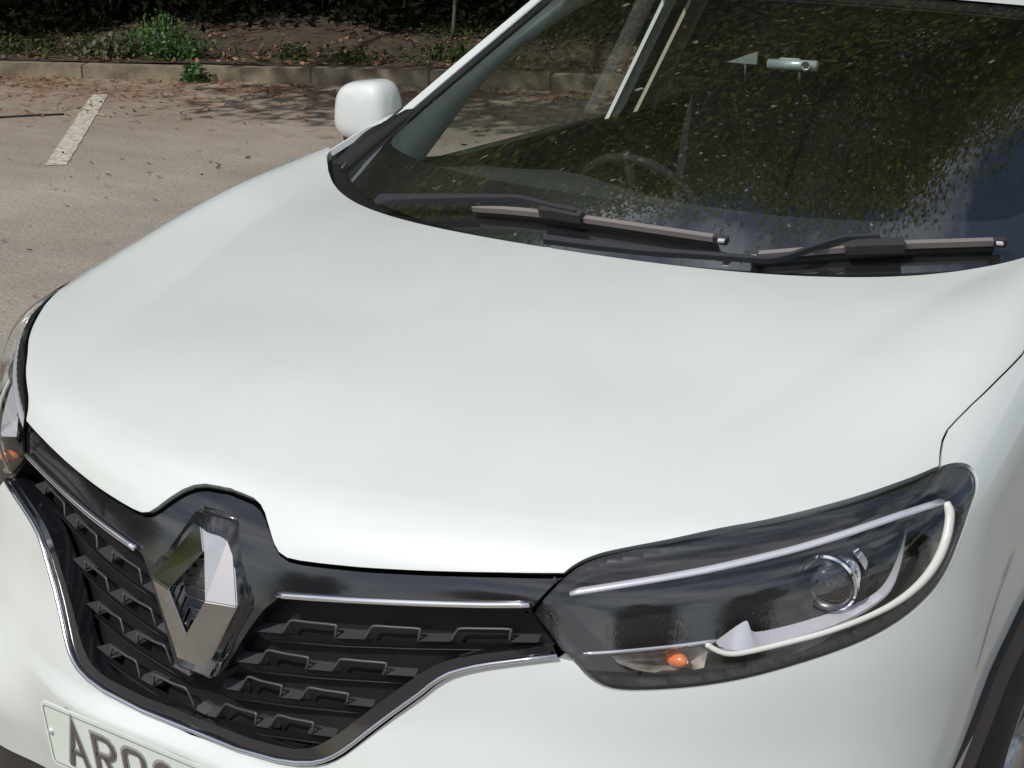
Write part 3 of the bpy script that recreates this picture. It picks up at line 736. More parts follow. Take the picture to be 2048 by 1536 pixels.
tyre_m = lathe([(-.10, .21), (-.112, .24), (-.115, .29), (-.100, .328), (-.06, .340), (.06, .340), (.100, .328), (.115, .29), (.112, .24), (.10, .218)], 56)
rim_m = lathe([(-.08, .20), (.02, .205), (.085, .212), (.100, .222), (.104, .217), (.095, .205), (.02, .195), (.0, .06)], 56)
spoke_m = mesh('spoke', [(.02, -.022, .05), (.06, -.022, .05), (.06, .022, .05), (.02, .022, .05), (.05, -.012, .205), (.088, -.012, .205), (.088, .012, .205), (.05, .012, .205)], [(0, 1, 2, 3), (4, 7, 6, 5), (0, 4, 5, 1), (1, 5, 6, 2), (2, 6, 7, 3), (3, 7, 4, 0)])
hub_m = lathe([(.0, .06), (.07, .058), (.078, .03), (.078, .001)], 24)
for wy in (.93, .93+2.646):
    for sx in (1, -1):
        t = link('wheel', hub_m, M['alloy'], car); t.location = (sx*.785, wy, .342); t.scale = (sx, 1, 1)
        link('tyre', tyre_m, M['rubber'], t); link('rim', rim_m, M['alloy'], t)
        for k in range(10):
            q = link('spoke', spoke_m, M['alloy'], t, False); q.rotation_euler = (k*math.pi/5, 0, 0)

# ---- headlights
BAR_PX = spline([(1140, 1185), (1200, 1176), (1300, 1160), (1400, 1142), (1500, 1120), (1600, 1095), (1700, 1064), (1800, 1030), (1884, 1003)], 3)
bar_ae = to_ae(hit(BAR_PX))
def bez_depth(d, uv):
    # the black mask lies close behind the lens along its rim and above the light bar, the cavity is deep below it
    k = sstep(.005, .019, d)
    if uv is not None:
        up = uv[:, 1]-np.interp(uv[:, 0], bar_ae[:, 0], bar_ae[:, 1])-np.maximum(0, uv[:, 0]-bar_ae[-1, 0])*-.6
        k = k*(1-sstep(.003, .017, up))
    return -.006-.062*k
hn = link('headlight', skin_panel(hit(HLS), step=.005, gap=.004, skirt=-.004, off=bez_depth), M['bezel'], car, False)
hf = bpy.data.objects.new('headlight', hn.data); COL.objects.link(hf); hf.parent = car; hf.scale = (-1, 1, 1)
def inl(px, depth):
    p = hit(px); d = ray(px); return p+d*(np.asarray(depth)*np.ones(len(p)))[:, None]
both('lens', skin_panel(hit(HLS), step=.007, gap=.0025, edge=.004, skirt=.008, off=.002), M['lens'], hn, hf, False)
bar_px = BAR_PX
both('light_bar', tube(inl(bar_px, .022), .0058, 8, ((0, -.5, 1), .6)), M['silver'], hn, hf)
drl_px = spline([(1893, 1004), (1900, 1030), (1893, 1075), (1875, 1120), (1845, 1162), (1800, 1200), (1740, 1232), (1660, 1262), (1580, 1284), (1500, 1303), (1462, 1308), (1436, 1302), (1412, 1288)], 4)
both('daytime_lamp', tube(inl(drl_px, .016), list(np.interp(np.linspace(0, 1, len(drl_px)), [0, .05, .3, .5, 1], [.0045, .0066, .0062, .0040, .0036])), 10), M['drl'], hn, hf)
lin_px = spline([(1160, 1308), (1250, 1302), (1350, 1292), (1432, 1281)], 4)
both('chrome_line', tube(inl(lin_px, .016), .0030, 8), M['chrome'], hn, hf)
up_px = [(1430, 1283), (1487, 1243), (1498, 1249), (1510, 1264), (1580, 1250), (1660, 1226), (1720, 1203), (1765, 1172), (1795, 1115), (1812, 1058)]
lo_px = [(1440, 1296), (1478, 1301), (1500, 1297), (1530, 1290), (1590, 1275), (1670, 1249), (1735, 1216), (1782, 1176), (1804, 1117), (1813, 1060)]
U_ = inl(spline(up_px, 3), .050); W_ = inl(spline(lo_px, 3), .026); n_ = len(U_)
both('reflector_blade', mesh('blade', np.concatenate([U_, W_, W_+np.array([0, 0, -.004])]), [(i, i+1, n_+i+1, n_+i) for i in range(n_-1)]+[(n_+i, n_+i+1, 2*n_+i+1, 2*n_+i) for i in range(n_-1)]), M['silver'], hn, hf, True, 50)
pc = inl([(1655, 1166)], .055)[0]; pd = np.array([.10, -1, -.06]); pd /= np.linalg.norm(pd)
def oriented_lathe(prof, c, axis, n=32):
    me = lathe(prof, n); q = Vector((1, 0, 0)).rotation_difference(Vector(axis)); me.transform(Matrix.Translation(Vector(c))@q.to_matrix().to_4x4()); return me
dome = [(.028*math.cos(a)+.002, .035*math.sin(a)) for a in np.linspace(math.pi*.55, .001, 12)]
both('projector_lens', oriented_lathe(dome, pc, pd), M['bulb'], hn, hf)
both('projector_ring', oriented_lathe([(-.002, .030), (-.002, .0355), (-.012, .038), (-.016, .036), (-.026, .0385), (-.030, .037), (-.036, .0385), (-.046, .0405), (-.047, .030)], pc, pd), M['chrome'], hn, hf, True, 35)
both('projector_lip', oriented_lathe([(.001, .0345), (.004, .0365), (.002, .0395), (-.003, .0395), (-.003, .0345)], pc, pd), M['chrome'], hn, hf, True, 35)
both('projector_core', oriented_lathe([(.002, .001), (.002, .031), (-.06, .031)], pc, pd), M['bezel'], hn, hf)
bowl_px = [(1222, 1312), (1300, 1304), (1400, 1294), (1416, 1301), (1408, 1335), (1380, 1342), (1320, 1347), (1270, 1340), (1236, 1326)]
bw = inl(bowl_px, .024); bc = inl([(1340, 1318)], .055)[0]
both('indicator_bowl', mesh('bowl', np.concatenate([bw, bw*.45+bc*.55, bc[None]+(bw-bc)*.15]), [(i, (i+1) % 9, 9+(i+1) % 9, 9+i) for i in range(9)]+[(9+i, 9+(i+1) % 9, 18+(i+1) % 9, 18+i) for i in range(9)]+[tuple(range(18, 27))]), M['bowl'], hn, hf)
ab = inl([(1352, 1317)], .034)[0]
both('indicator_bulb', oriented_lathe([(.020*math.cos(a), .0105*math.sin(a)) for a in np.linspace(3.1, .01, 10)], ab, (.9, -.35, .1), 16), M['amber'], hn, hf)

# ---- grille
g_in = hit([(1103, 1175), (1079, 1202), (1062, 1226), (1084, 1260), (1106, 1289)])
gr = np.concatenate([ctop, notch[::-1], g_in, low[::-1], cb])
grille = link('grille', skin_panel(full(gr), step=.03, skirt=-.038, off=-.045), M['mesh'], car, False)
mount = hit([(1066, 1230), (1000, 1227), (800, 1216), (640, 1204), (575, 1199), (545, 1204), (522, 1222), (500, 1250), (470, 1297), (446, 1338), (432, 1358)])
cm_ = y_at([0.], [mount[-1, 2]-.006])
sur = np.concatenate([ctop, notch[::-1], g_in[:3], mount, cm_])
link('grille_surround', skin_panel(full(sur), step=.012, gap=.0025, edge=.005, skirt=.03, off=-.008), M['gloss'], grille, False)
fr = np.concatenate([cb, low, lowin[::-1], cbi])
link('grille_frame', skin_panel(full(fr), step=.008, gap=.002, edge=.006, skirt=.03, off=.001), M['gloss'], grille, False)
tr_px = (np.array(LOW_PX)*.80+np.array(LOWIN_PX)*.20); trp = hit(tr_px); c0 = trp[0].copy(); c0[0] = 0; c0[2] -= .006; c0 = y_at([0.], [c0[2]])
trp = trp+grad(trp)*.0045
link('lower_trim', tube(np.concatenate([mirX(trp[::-1]), c0+grad(c0)*.0045, trp]), .0034, 8), M['satinchrome'], grille)
st = hit(spline([(553, 1191), (650, 1198), (800, 1206), (950, 1211), (1058, 1211)], 6)); st = st+grad(st)*(-.003)
both('chrome_strip', tube(st, [.0046]*(len(st)-1)+[.004], 10), M['chrome'], grille, grille)
rows = [  # x of bars and slots (pixels), top and bottom edge of the bar
    ([509, 680, 850, 1080], [1243, 1257, 1264, 1265], [1262, 1277, 1283, 1285], [(509, 568), (673, 732), (837, 904), (1025, 1080)], [(568, 673), (732, 840), (904, 1022)]),
    ([474, 640, 834], [1301, 1324, 1336], [1323, 1341, 1353], [(474, 521), (613, 667), (767, 834)], [(521, 617), (667, 773)]),
    ([436, 580, 748], [1352, 1380, 1399], [1375, 1397, 1414], [(448, 484), (562, 605), (693, 748)], [(482, 564), (603, 697)]),
    ([404, 530, 673], [1408, 1436, 1458], [1428, 1455, 1475], [(418, 439), (511, 545), (619, 673)], [(437, 513), (541, 627)])]
for xs, yt, yb, bars, slots in rows:
    T_ = lambda x: np.interp(x, xs, yt); B_ = lambda x: np.interp(x, xs, yb)
    for a, c in bars:
        A = inl([(a+4, T_(a)), (c+4, T_(c))], .052); D = inl([(a-4, B_(a)), (c-4, B_(c))], .030)
        bk = np.array([0, .018, -.002]); V = [A[0], A[1], D[1], D[0], A[0]+bk, A[1]+bk, D[1]+bk+[0, 0, -.006], D[0]+bk+[0, 0, -.006]]
        both('grille_bar', mesh('bar', V, [(3, 2, 1, 0), (4, 5, 6, 7), (0, 1, 5, 4), (2, 3, 7, 6), (1, 2, 6, 5), (3, 0, 4, 7)]), M['bar'], grille, grille, False)
    for a, c in slots:
        path = inl(spline([(a-3, B_(a)-1), (a+10, T_(a)-2), (a+18, T_(a)-7), ((a+c)/2, T_((a+c)/2)-7), (c-3, T_(c)-6), (c, T_(c)-1), (c-3, B_(c)-2)], 3), .032)
        both('grille_slot', tube(path, .0021, 6), M['bar'], grille, grille)
    rib = inl([(x, B_(x)+16) for x in np.linspace(xs[0]+30, xs[-1]-20, 8)], .040)
    both('grille_rib', tube(rib, .0016, 5), M['mesh'], grille, grille)
    sh = [(x, B_(x)+1) for x in np.linspace(xs[0], xs[-1], 8)]; s2 = [(x, B_(x)+15) for x in np.linspace(xs[0]+24, xs[-1]-20, 8)]
    A = inl(sh, .036); D = inl(s2, .042)
    both('grille_shelf', mesh('shelf', np.concatenate([A, D]), [(i, i+1, 9+i, 8+i) for i in range(7)]), M['mesh'], grille, grille, False)

# ---- badge: folded diamond
bo = np.array([0, -.012, .69]); bv = np.array([0, .05, .18]); bv /= np.linalg.norm(bv)
def bp(u, v, off): return bo+np.array([u, off, 0])+bv*v
oL, oTL, oTR, oR, oBR, oBL = bp(-.080, .103, -.016), bp(-.030, .189, .010), bp(.030, .189, .010), bp(.080, .103, -.016), bp(.027, -.003, 0), bp(-.027, -.003, 0)
iT, iR, iB, iL = bp(0, .157, -.007), bp(.034, .104, -.030), bp(0, .046, -.020), bp(-.034, .104, -.030)
tipT, tipB = bp(.026, .187, .006), bp(-.024, .001, -.006)
bk = np.array([0, .035, -.004])
V = [oL, oTL, oTR, oR, oBR, oBL, iT, iR, iB, iL]; V += [p+bk for p in V[:6]]; V += [p+np.array([0, .028, 0]) for p in V[6:10]]
F = [(0, 9, 6, 1), (1, 6, 2), (2, 6, 7, 3), (3, 7, 8, 4), (4, 8, 5), (0, 5, 8, 9)]
F += [(i, (i+1) % 6, 10+(i+1) % 6, 10+i) for i in range(6)]+[(6+i, 16+i, 16+(i+1) % 4, 6+(i+1) % 4) for i in range(4)]
b = bmesh.new(); vs = [b.verts.new(p) for p in V]
for q in F: b.faces.new([vs[i] for i in q])
bmesh.ops.recalc_face_normals(b, faces=b.faces); bmesh.ops.bevel(b, geom=b.edges[:], offset=.0014, segments=2, affect='EDGES', clamp_overlap=True)
me = bpy.data.meshes.new('badge'); b.to_mesh(me); b.free()
badge = link('badge', me, M['badge'], car, False)
hexo = [bp(u*1.20, (v-.093)*1.17+.093, o_-.001) for u, v, o_ in ((-.080, .103, -.010), (-.034, .189, .010), (.034, .189, .010), (.080, .103, -.010), (.030, -.003, .004), (-.030, -.003, .004))]
V = hexo+[p+np.array([0, .03, 0]) for p in hexo]
b = bmesh.new(); vs = [b.verts.new(p) for p in V]; b.faces.new(vs[:6])
for i in range(6): b.faces.new((vs[i], vs[6+i], vs[6+(i+1) % 6], vs[(i+1) % 6]))
bmesh.ops.recalc_face_normals(b, faces=b.faces); bmesh.ops.bevel(b, geom=b.edges[:], offset=.006, segments=3, affect='EDGES')
me = bpy.data.meshes.new('backing'); b.to_mesh(me); b.free(); link('badge_backing', me, M['gloss'], badge)
for k in range(7):
    zc = .060+k*.014; wd = .03*(1-abs(zc-.104)/.06)
    if wd > .004: link('badge_rib', tube([bp(-wd, zc, -.003), bp(wd, zc, -.003)], .0016, 5), M['satin'], badge)

# ---- number plate
PY, PZ, PT = -.0691, .5764, .1233
def pp(dx, dz, out=0.): return np.array([-.26+dx, PY+PT*dz-out, PZ-dz])
def plate_prism(poly, o0, o1):
    n = len(poly); V = [pp(x, z, o1) for x, z in poly]+[pp(x, z, o0) for x, z in poly]
    return mesh('prism', V, [tuple(range(n))]+[(i, n+i, n+(i+1) % n, (i+1) % n) for i in range(n)])
def rrect(x0, z0, x1, z1, r, n=5):
    out = []
    for cx, cz, a0 in ((x1-r, z0+r, -90), (x1-r, z1-r, 0), (x0+r, z1-r, 90), (x0+r, z0+r, 180)):
        for k in range(n+1): a = R(a0+90*k/n); out.append((cx+r*math.cos(a), cz+r*math.sin(a)))
    return out[::-1]
plate = link('number_plate', plate_prism(rrect(0, 0, .52, .111, .010), -.004, .0), M['plate'], car, False)
link('plate_holder', box_mesh(tuple(pp(.26, .060, -.020)), (.48, .02, .085), .004), M['plastic'], plate, False)
def ring_mesh(o_, i_, z):
    n = len(o_); V = [pp(x, y_, z) for x, y_ in o_]+[pp(x, y_, z) for x, y_ in i_]
    return mesh('ring', V, [(i, (i+1) % n, n+(i+1) % n, n+i) for i in range(n)])
link('plate_border', ring_mesh(rrect(.0055, .0055, .5145, .1055, .007), rrect(.0068, .0068, .5132, .1042, .006), .0006), M['plateline'], plate, False)
def stroke(pts, wd, o0, o1, dx=0, dz=0, closed=False):
    P = np.array(pts, float)+np.array([dx, dz]); n = len(P); Lf = []; Rt = []
    for i in range(n):
        a = P[i-1] if (i or closed) else P[i]; c = P[(i+1) % n] if (i < n-1 or closed) else P[i]
        t1 = P[i]-a; t2 = c-P[i]
        if np.linalg.norm(t1) < 1e-9: t1 = t2
        if np.linalg.norm(t2) < 1e-9: t2 = t1
        t1 = t1/np.linalg.norm(t1); t2 = t2/np.linalg.norm(t2); b_ = t1+t2; b_ /= np.linalg.norm(b_); nn = np.array([-b_[1], b_[0]])
        k = wd/2/max(.35, abs(nn@np.array([-t1[1], t1[0]]))); Lf.append(P[i]+nn*k); Rt.append(P[i]-nn*k)
    V = []; F = []
    for i in range(n): V += [pp(*Lf[i], o1), pp(*Rt[i], o1), pp(*Lf[i], o0), pp(*Rt[i], o0)]
    for i in range(n if closed else n-1):
        a = 4*i; c = 4*((i+1) % n); F += [(a, c, c+1, a+1), (a, a+2, c+2, c), (a+1, c+1, c+3, a+3)]
    if not closed: F += [(0, 1, 3, 2), (4*n-4, 4*n-2, 4*n-1, 4*n-3)]
    return V, F
def arcp(cx, cz, rx_, rz_, a0, a1, n=6): return [(cx+rx_*math.cos(R(a0+(a1-a0)*k/n)), cz+rz_*math.sin(R(a0+(a1-a0)*k/n))) for k in range(n+1)]
h_ = .079; i_ = .006                       # letters: height, half stroke
GL = {
    'A': [([(i_, h_), (.025, .004), (.044, h_)], False), ([(.012, .052), (.038, .052)], False)],
    'R': [([(i_, h_), (i_, i_), (.028, i_)]+arcp(.028, .022, .016, .016, -90, 90)+[(i_, .038)], False), ([(.024, .040), (.043, h_)], False)],
    '0': [(arcp(.018, .018, .012, .012, 180, 270)+arcp(.032, .018, .012, .012, 270, 360)+arcp(.032, .061, .012, .012, 0, 90)+arcp(.018, .061, .012, .012, 90, 180), True)],
    '8': [(arcp(.025, .022, .017, .016, 90, 450, 14)[:-1], True), (arcp(.025, .056, .019, .018, -90, 270, 14)[:-1], True)]}
for k, ch in enumerate('AR08'):
    V = []; F = []; V2 = []; F2 = []
    for pts, cl in GL[ch]:
        a, c = stroke(pts, .0125, .0002, .0018, .041+k*.061, .016, cl); F += [tuple(q+len(V) for q in f_) for f_ in c]; V += a
        a, c = stroke(pts, .0068, .0018, .0032, .041+k*.061+.0016, .0172, cl); F2 += [tuple(q+len(V2) for q in f_) for f_ in c]; V2 += a  # dark face shifted right and down, leaving the painted lit edge showing
    o = link('plate_character', mesh('character', V, F), M['glyphlit'], plate, False); link('character_face', mesh('face', V2, F2), M['glyph'], o, False)
link('screw_cap', oriented_lathe([(.0, .0055), (.002, .005), (.003, .001)], pp(.0125, .05, .0), (0, -1, 0), 14), M['silver'], plate)

# ---- windscreen, cowl, pillars
def ws(s, t):
    xb = .75*s; B = np.array([xb, REARY(abs(xb))+.055, 1.078+.045*xb*xb]); xt = .62*s; T = np.array([xt, 1.72+.30*xt*xt, 1.466-.07*xt*xt])
    P = B+(T-B)*t; k = 4*t*(1-t)*(1-s*s) if 0 < t < 1 and abs(s) < 1 else 0; return P+np.array([0, -.012, .022])*k
ns, ntt = 40, 30
V = [ws(-1+2*i/ns, j/ntt) for j in range(ntt+1) for i in range(ns+1)]
F = [(j*(ns+1)+i, j*(ns+1)+i+1, (j+1)*(ns+1)+i+1, (j+1)*(ns+1)+i) for j in range(ntt) for i in range(ns)]
wsm = mesh('windscreen', V, F); windscreen = link('windscreen', wsm, M['screen'], car)
V = [ws(-1.15+2.3*i/ns, -.3+1.4*j/ntt) for j in range(ntt+1) for i in range(ns+1)]
BV = BVHTree.FromPolygons([Vector(p) for p in V], F)
def on_glass(px, off=0.):
    out = []
    for p in px:
        d = Vector(ray([p])[0]); h = BV.ray_cast(Vector(CAM), d)
        if h[0] is None:
            q = CAM+np.array(d)*3.0; out.append(q)
        else:
            nn = h[1] if h[1].z > 0 else -h[1]; out.append(np.array(h[0]+d*(off/min(d.dot(nn), -.2))))
    return np.array(out)
# black printed border: strip between the glass edge and a rounded inner line, 3 mm behind the glass
def frit():
    def tin(s):  # inner edge in t as a function of s along the bottom
        return .175+.02*s*s
    V = []; F = []; n = 60
    loop_o = [(-1+2*i/n, 0) for i in range(n+1)]+[(1, j/n) for j in range(1, n+1)]+[(1-2*i/n, 1) for i in range(1, n+1)]+[(-1, 1-j/n) for j in range(1, n)]
    def clampin(s, t):
        ls, lt0, lt1, rc = .945, .165, .965, .09
        s2 = max(-ls, min(ls, s)); t2 = max(lt0, min(lt1, t))
        cx = ls-rc*.8; 
        if abs(s2) > cx and t2 < lt0+rc:
            dx = (abs(s2)-cx)/(rc*.8); dy = (lt0+rc-t2)/rc; l = math.hypot(dx, dy)
            if l > 1: s2 = math.copysign(cx+dx/l*rc*.8, s2); t2 = lt0+rc-dy/l*rc
        return s2, t2
    for s, t in loop_o:
        V.append(ws(s, t)+np.array([0, .002, -.004])); s2, t2 = clampin(s, t); V.append(ws(s2, t2)+np.array([0, .002, -.004]))
    m_ = len(loop_o)
    for i in range(m_): F.append((2*i, 2*((i+1) % m_), 2*((i+1) % m_)+1, 2*i+1))
    return mesh('frit', V, F)
link('frit_band', frit(), M['frit'], windscreen)
# cowl: black plastic trough from under the bonnet's rear edge to the glass
V = []; F = []; n = 60
for i in range(n+1):
    x_ = -.755+1.51*i/n; xa = abs(x_); e = z_at([min(xa, .789)], [REARY(min(xa, .789))])[0]; s_ = x_/.75
    g = ws(max(-1, min(1, s_)), .0)
    V += [(x_, e[1]-.05, e[2]-.045), (x_, e[1]+.004, e[2]-.020), (x_*.995, e[1]+.03, e[2]-.016), (x_*.99, g[1]+.004 if xa < .75 else e[1]+.06, g[2]-.006 if xa < .75 else e[2]-.006)]
for i in range(n):
    for k in range(3): F.append((i*4+k, (i+1)*4+k, (i+1)*4+k+1, i*4+k+1))
cowl = link('cowl_panel', mesh('cowl', V, F), M['cowl'], car)
# A-pillars: white outer strip with a grey seal, and the black triangular corner cover
PO = np.array([(.758, 1.186, 1.141), tuple(mirX(on_y([(730, 255)], 1.295))[0]), (.742, 1.402, 1.196), (.706, 1.60, 1.301), (.667, 1.80, 1.406), (.645, 1.95, 1.478), (.63, 2.1, 1.51)])
PI_ = PO+np.array([-.006, -.004, .0])*np.array([[0.2], [.4], [1], [1], [1], [1], [1]])
wdt = np.array([.004, .005, .030, .034, .036, .036, .036])
V = []; F = []
for i, o_ in enumerate(PO):
    q = o_+np.array([-.75, -.35, -.2])*wdt[i]
    V += [o_+np.array([.015, .035, -.06]), o_+np.array([.004, .01, -.010]), o_, q, q+np.array([-.004, -.002, -.012])]
for i in range(len(PO)-1):
    for k in range(4): F.append((i*5+k, i*5+k+1, i*5+6+k, i*5+5+k))
pn, pf = both('windscreen_pillar', mesh('pillar', V, F), M['paint'], car, car, True, 50)
V = []; F = []
for i, o_ in enumerate(PO[2:]):
    q = o_+np.array([-.75, -.35, -.2])*wdt[i+2]; r_ = q+np.array([-.75, -.45, -.1])*.012+np.array([0, 0, -.003]); V += [q+np.array([0, 0, .0005]), r_, r_+np.array([0, 0, -.02])]
for i in range(len(PO)-3):
    for k in range(2): F.append((i*3+k, i*3+k+1, i*3+4+k, i*3+3+k))
both('pillar_seal', mesh('seal', V, F), mat('grey_seal', (.11, .11, .125), .5), pn, pf)
V = []; F = []
for t_ in np.linspace(-.10, .30, 10):
    g_ = ws(.955, t_); yy = g_[1]+.012; o_ = np.array([np.interp(yy, [1.0, 1.20, 1.295, 1.402, 1.6], [.78, .757, PO[1][0], .742, .706]), yy, np.interp(yy, [1.0, 1.20, 1.295, 1.402, 1.6], [1.05, 1.125, PO[1][2]-.004, 1.192, 1.300])])
    g_ = g_+np.array([0, -.001, .005]); mid = (o_+g_)/2+np.array([0, 0, .004]); V += [o_+np.array([-.004, 0, .0]), mid, g_, g_+np.array([0, 0, -.006])]
for i in range(9):
    for k in range(3): F.append((i*4+k, i*4+k+1, i*4+5+k, i*4+4+k))
both('corner_cover', mesh('cover', V, F), M['cowl'], cowl, cowl, True)
rdg = np.array([PO[2]+[-.016, -.012, .009], ws(.985, .10)+[.012, -.004, .010], ws(.95, -.02)+[.004, 0, .010]])
both('cover_ridge', tube(spline(rdg, 5), .0035, 6, ((0, 0, 1), .5)), mat('ridge_grey', (.05, .048, .05), .5), cowl, cowl)

# ---- wipers
def ribbon(px, wd_px, off, thick, mt_name='wiper'):
    """flat bar lying over the glass: centre line in pixels, width in pixels"""
    P = on_glass(px, off); n = len(P); V = []; F = []
    for i in range(n):
        t = P[min(i+1, n-1)]-P[max(i-1, 0)]; t /= np.linalg.norm(t); u = np.array([0, -.45, .89]); s = np.cross(t, u); s /= np.linalg.norm(s); u = np.cross(s, t)
        wd = wd_px[i]*np.linalg.norm(P[i]-CAM)/FPX*1.15 if hasattr(wd_px, '__len__') else wd_px*np.linalg.norm(P[i]-CAM)/FPX*1.15
        for a, b_ in ((-.5, -.5), (-.42, .5), (.42, .5), (.5, -.5)): V.append(P[i]+s*a*wd+u*b_*thick)
    for i in range(n-1):
        for k in range(4): F.append((i*4+k, i*4+(k+1) % 4, i*4+4+(k+1) % 4, i*4+4+k))
    F += [(3, 2, 1, 0), (4*n-4, 4*n-3, 4*n-2, 4*n-1)]
    return mesh('ribbon', V, F)
def wiper(arm_px, arm_w, bl_px, bl_w, con_px, con_w, cap_px, label):
    t = link('wiper', ribbon(arm_px, arm_w, .034, .010), M['wiper'], car, False); t['label'] = label
    link('wiper_blade', ribbon(bl_px, bl_w, .020, .010), M['blade'], t, False)
    link('blade_rubber', ribbon([(x, y+7) for x, y in bl_px], 6, .008, .012), M['rubber'], t, False)
    link('blade_clip', ribbon(con_px, con_w, .027, .016), M['plastic'], t, False)
    for c in cap_px:
        link('blade_cap', ribbon(c, 13, .021, .013), M['plastic'], t, False); m_ = np.mean(np.array(c), 0)
        link('cap_tip', ribbon([m_+[-6, 2], m_+[7, 3]], 8, .027, .003), M['whitecap'], t, False)
    return t
wiper(spline([(756, 398), (810, 397), (900, 396), (1000, 396), (1045, 398), (1100, 412), (1152, 424)], 3), list(np.interp(np.linspace(0, 1, 19), [0, .5, .68, 1], [22, 12, 9, 7])),
      spline([(945, 418), (1010, 420), (1085, 427), (1165, 437), (1300, 457), (1435, 477)], 3), [3, 7, 9, 10]+[11]*12, spline([(1082, 420), (1120, 423), (1165, 434)], 3), [20, 24, 26, 27, 26, 24, 18], [[(1428, 476), (1456, 481)]], 'far wiper nearer the mirror')
wiper(spline([(1090, 478), (1200, 492), (1300, 503), (1400, 510), (1500, 517), (1537, 520), (1575, 513), (1625, 496), (1683, 478), (1720, 475), (1760, 473)], 3), [15]*4+[13]*4+[11]*5+[8]*18,
      spline([(1500, 511), (1590, 504), (1700, 496), (1809, 489), (1900, 486), (1990, 483)], 3), 12, spline([(1690, 497), (1740, 491), (1808, 490)], 3), [16, 22, 26, 27, 27, 26, 24], [[(1986, 484), (2012, 484)], [(1496, 510), (1516, 511)]], 'near wiper on the right of the windscreen')

# ---- roof, sides and rear of the car
RS = [(1.72, 1.466, .62), (1.95, 1.515, .645), (2.4, 1.555, .63), (3.0, 1.56, .61), (3.5, 1.53, .585), (3.95, 1.46, .55)]
V = []; F = []
for y_, z_, wd in RS:
    for k in range(-8, 9):
        s_ = k/8; x_ = wd*s_; V.append((x_, y_+(.30*x_*x_ if y_ < 1.8 else .12*x_*x_ if y_ < 2 else 0), z_-.07*x_*x_-(.02*abs(s_)**6 if y_ > 1.8 else 0)+(.004 if y_ < 1.8 else 0)))
for j in range(len(RS)-1):
    for k in range(16): a = j*17+k; F.append((a, a+1, a+18, a+17))
roof = link('roof', mesh('roof', V, F), M['paint'], car)
link('roof_lining', mesh('lining', [(x, y+.01, z-.03) for x, y, z in V], F), M['lining'], roof)
def side_x(z): return np.where(z < 1.03, .912-.15*np.maximum(.72-z, 0)**2-.296*np.maximum(z-.72, 0)**1.5, .862-(z-1.03)*.52)
def side_map(uv): return np.stack([side_x(uv[:, 1]), uv[:, 0], uv[:, 1]], 1)
def side_n(X): e = 1e-3; s = (side_x(X[:, 2]+e)-side_x(X[:, 2]-e))/(2*e); n = np.stack([np.ones(len(X)), np.zeros(len(X)), -s], 1); return n/np.linalg.norm(n, axis=1, keepdims=True)
def side_panel(poly, **k): return panel(np.array(poly, float), side_map, k.pop('step', .06), nrm=side_n, **k)
d1n, d1f = both('front_door', side_panel([(1.5, .28), (2.44, .28), (2.44, 1.03), (1.5, 1.03)], gap=.002, edge=.004), M['paint'], car, car, False)
d2n, d2f = both('rear_door', side_panel([(2.45, .28), (3.10, .28), (3.22, .62), (3.36, .74), (3.36, 1.03), (2.45, 1.03)], gap=.002, edge=.004), M['paint'], car, car, False)
RA = [(4.05, .30), (4.03, .46), (3.96, .58), (3.86, .67), (3.72, .74), (3.56, .765), (3.40, .745), (3.37, .74)]
both('rear_wing', side_panel([(3.37, 1.03), (4.30, 1.03), (4.36, .60), (4.33, .30)]+RA, gap=.002, edge=.004), M['paint'], car, car, False)
for dn, df, y0, y1 in ((d1n, d1f, 2.18, 2.34), (d2n, d2f, 3.1, 3.26)):
    both('handle', tube(spline([(.905, y0, .93), (.93, y0+.03, .935), (.93, y1-.03, .935), (.905, y1, .93)], 4), .011, 8), M['paint'], dn, df)
fw = [(1.46, 1.035), (2.46, 1.045), (2.46, 1.44), (2.12, 1.455), (1.95, 1.42), (1.74, 1.32)]
both('window', side_panel(fw, step=.08, skirt=0, off=-.012), M['window'], d1n, d1f, False)
both('window', side_panel([(2.55, 1.045), (3.34, 1.06), (3.34, 1.43), (2.55, 1.45)], step=.08, skirt=0, off=-.012), M['privacy'], d2n, d2f, False)
both('door_pillar', side_panel([(2.46, 1.03), (2.55, 1.03), (2.55, 1.50), (2.46, 1.50)], step=.05, skirt=.03, off=-.004), M['satin'], car, car, False)
both('rear_pillar', side_panel([(3.34, 1.03), (4.28, 1.03), (3.98, 1.40), (3.34, 1.48)], step=.06, skirt=.02), M['paint'], car, car, False)
both('roof_side', side_panel([(1.86, 1.37), (1.95, 1.395), (2.12, 1.43), (3.40, 1.44), (3.95, 1.38), (3.95, 1.46), (3.0, 1.53), (2.4, 1.53), (1.98, 1.50), (1.86, 1.43)], step=.05, skirt=.02), M['paint'], car, car, False)
both('waist_trim', side_panel([(1.46, 1.018), (3.36, 1.03), (3.36, 1.05), (1.46, 1.036)], step=.06, skirt=.01, off=.004), M['satin'], car, car, False)
V = []; F = []
for z_, y_, wd in ((.28, 4.36, .84), (.55, 4.43, .86), (.75, 4.42, .86), (.95, 4.36, .84), (1.05, 4.30, .80), (1.25, 4.14, .68), (1.44, 3.97, .56)):
    for k in range(-6, 7): s_ = k/6; V.append((wd*s_, y_-.10*abs(s_)**3, z_))
for j in range(6):
    for k in range(12): a = j*13+k; F.append((a, a+1, a+14, a+13))
tg_ = link('tailgate', mesh('tailgate', V, F), M['paint'], car)
link('tailgate_trim', mesh('trim', [(x*.96, y-.05, z) for x, y, z in V], F), M['lining'], tg_)
both('rear_pillar_lining', side_panel([(3.30, 1.0), (4.26, 1.0), (3.96, 1.42), (3.30, 1.50)], step=.1, skirt=0, off=-.03), M['lining'], car, car, False)
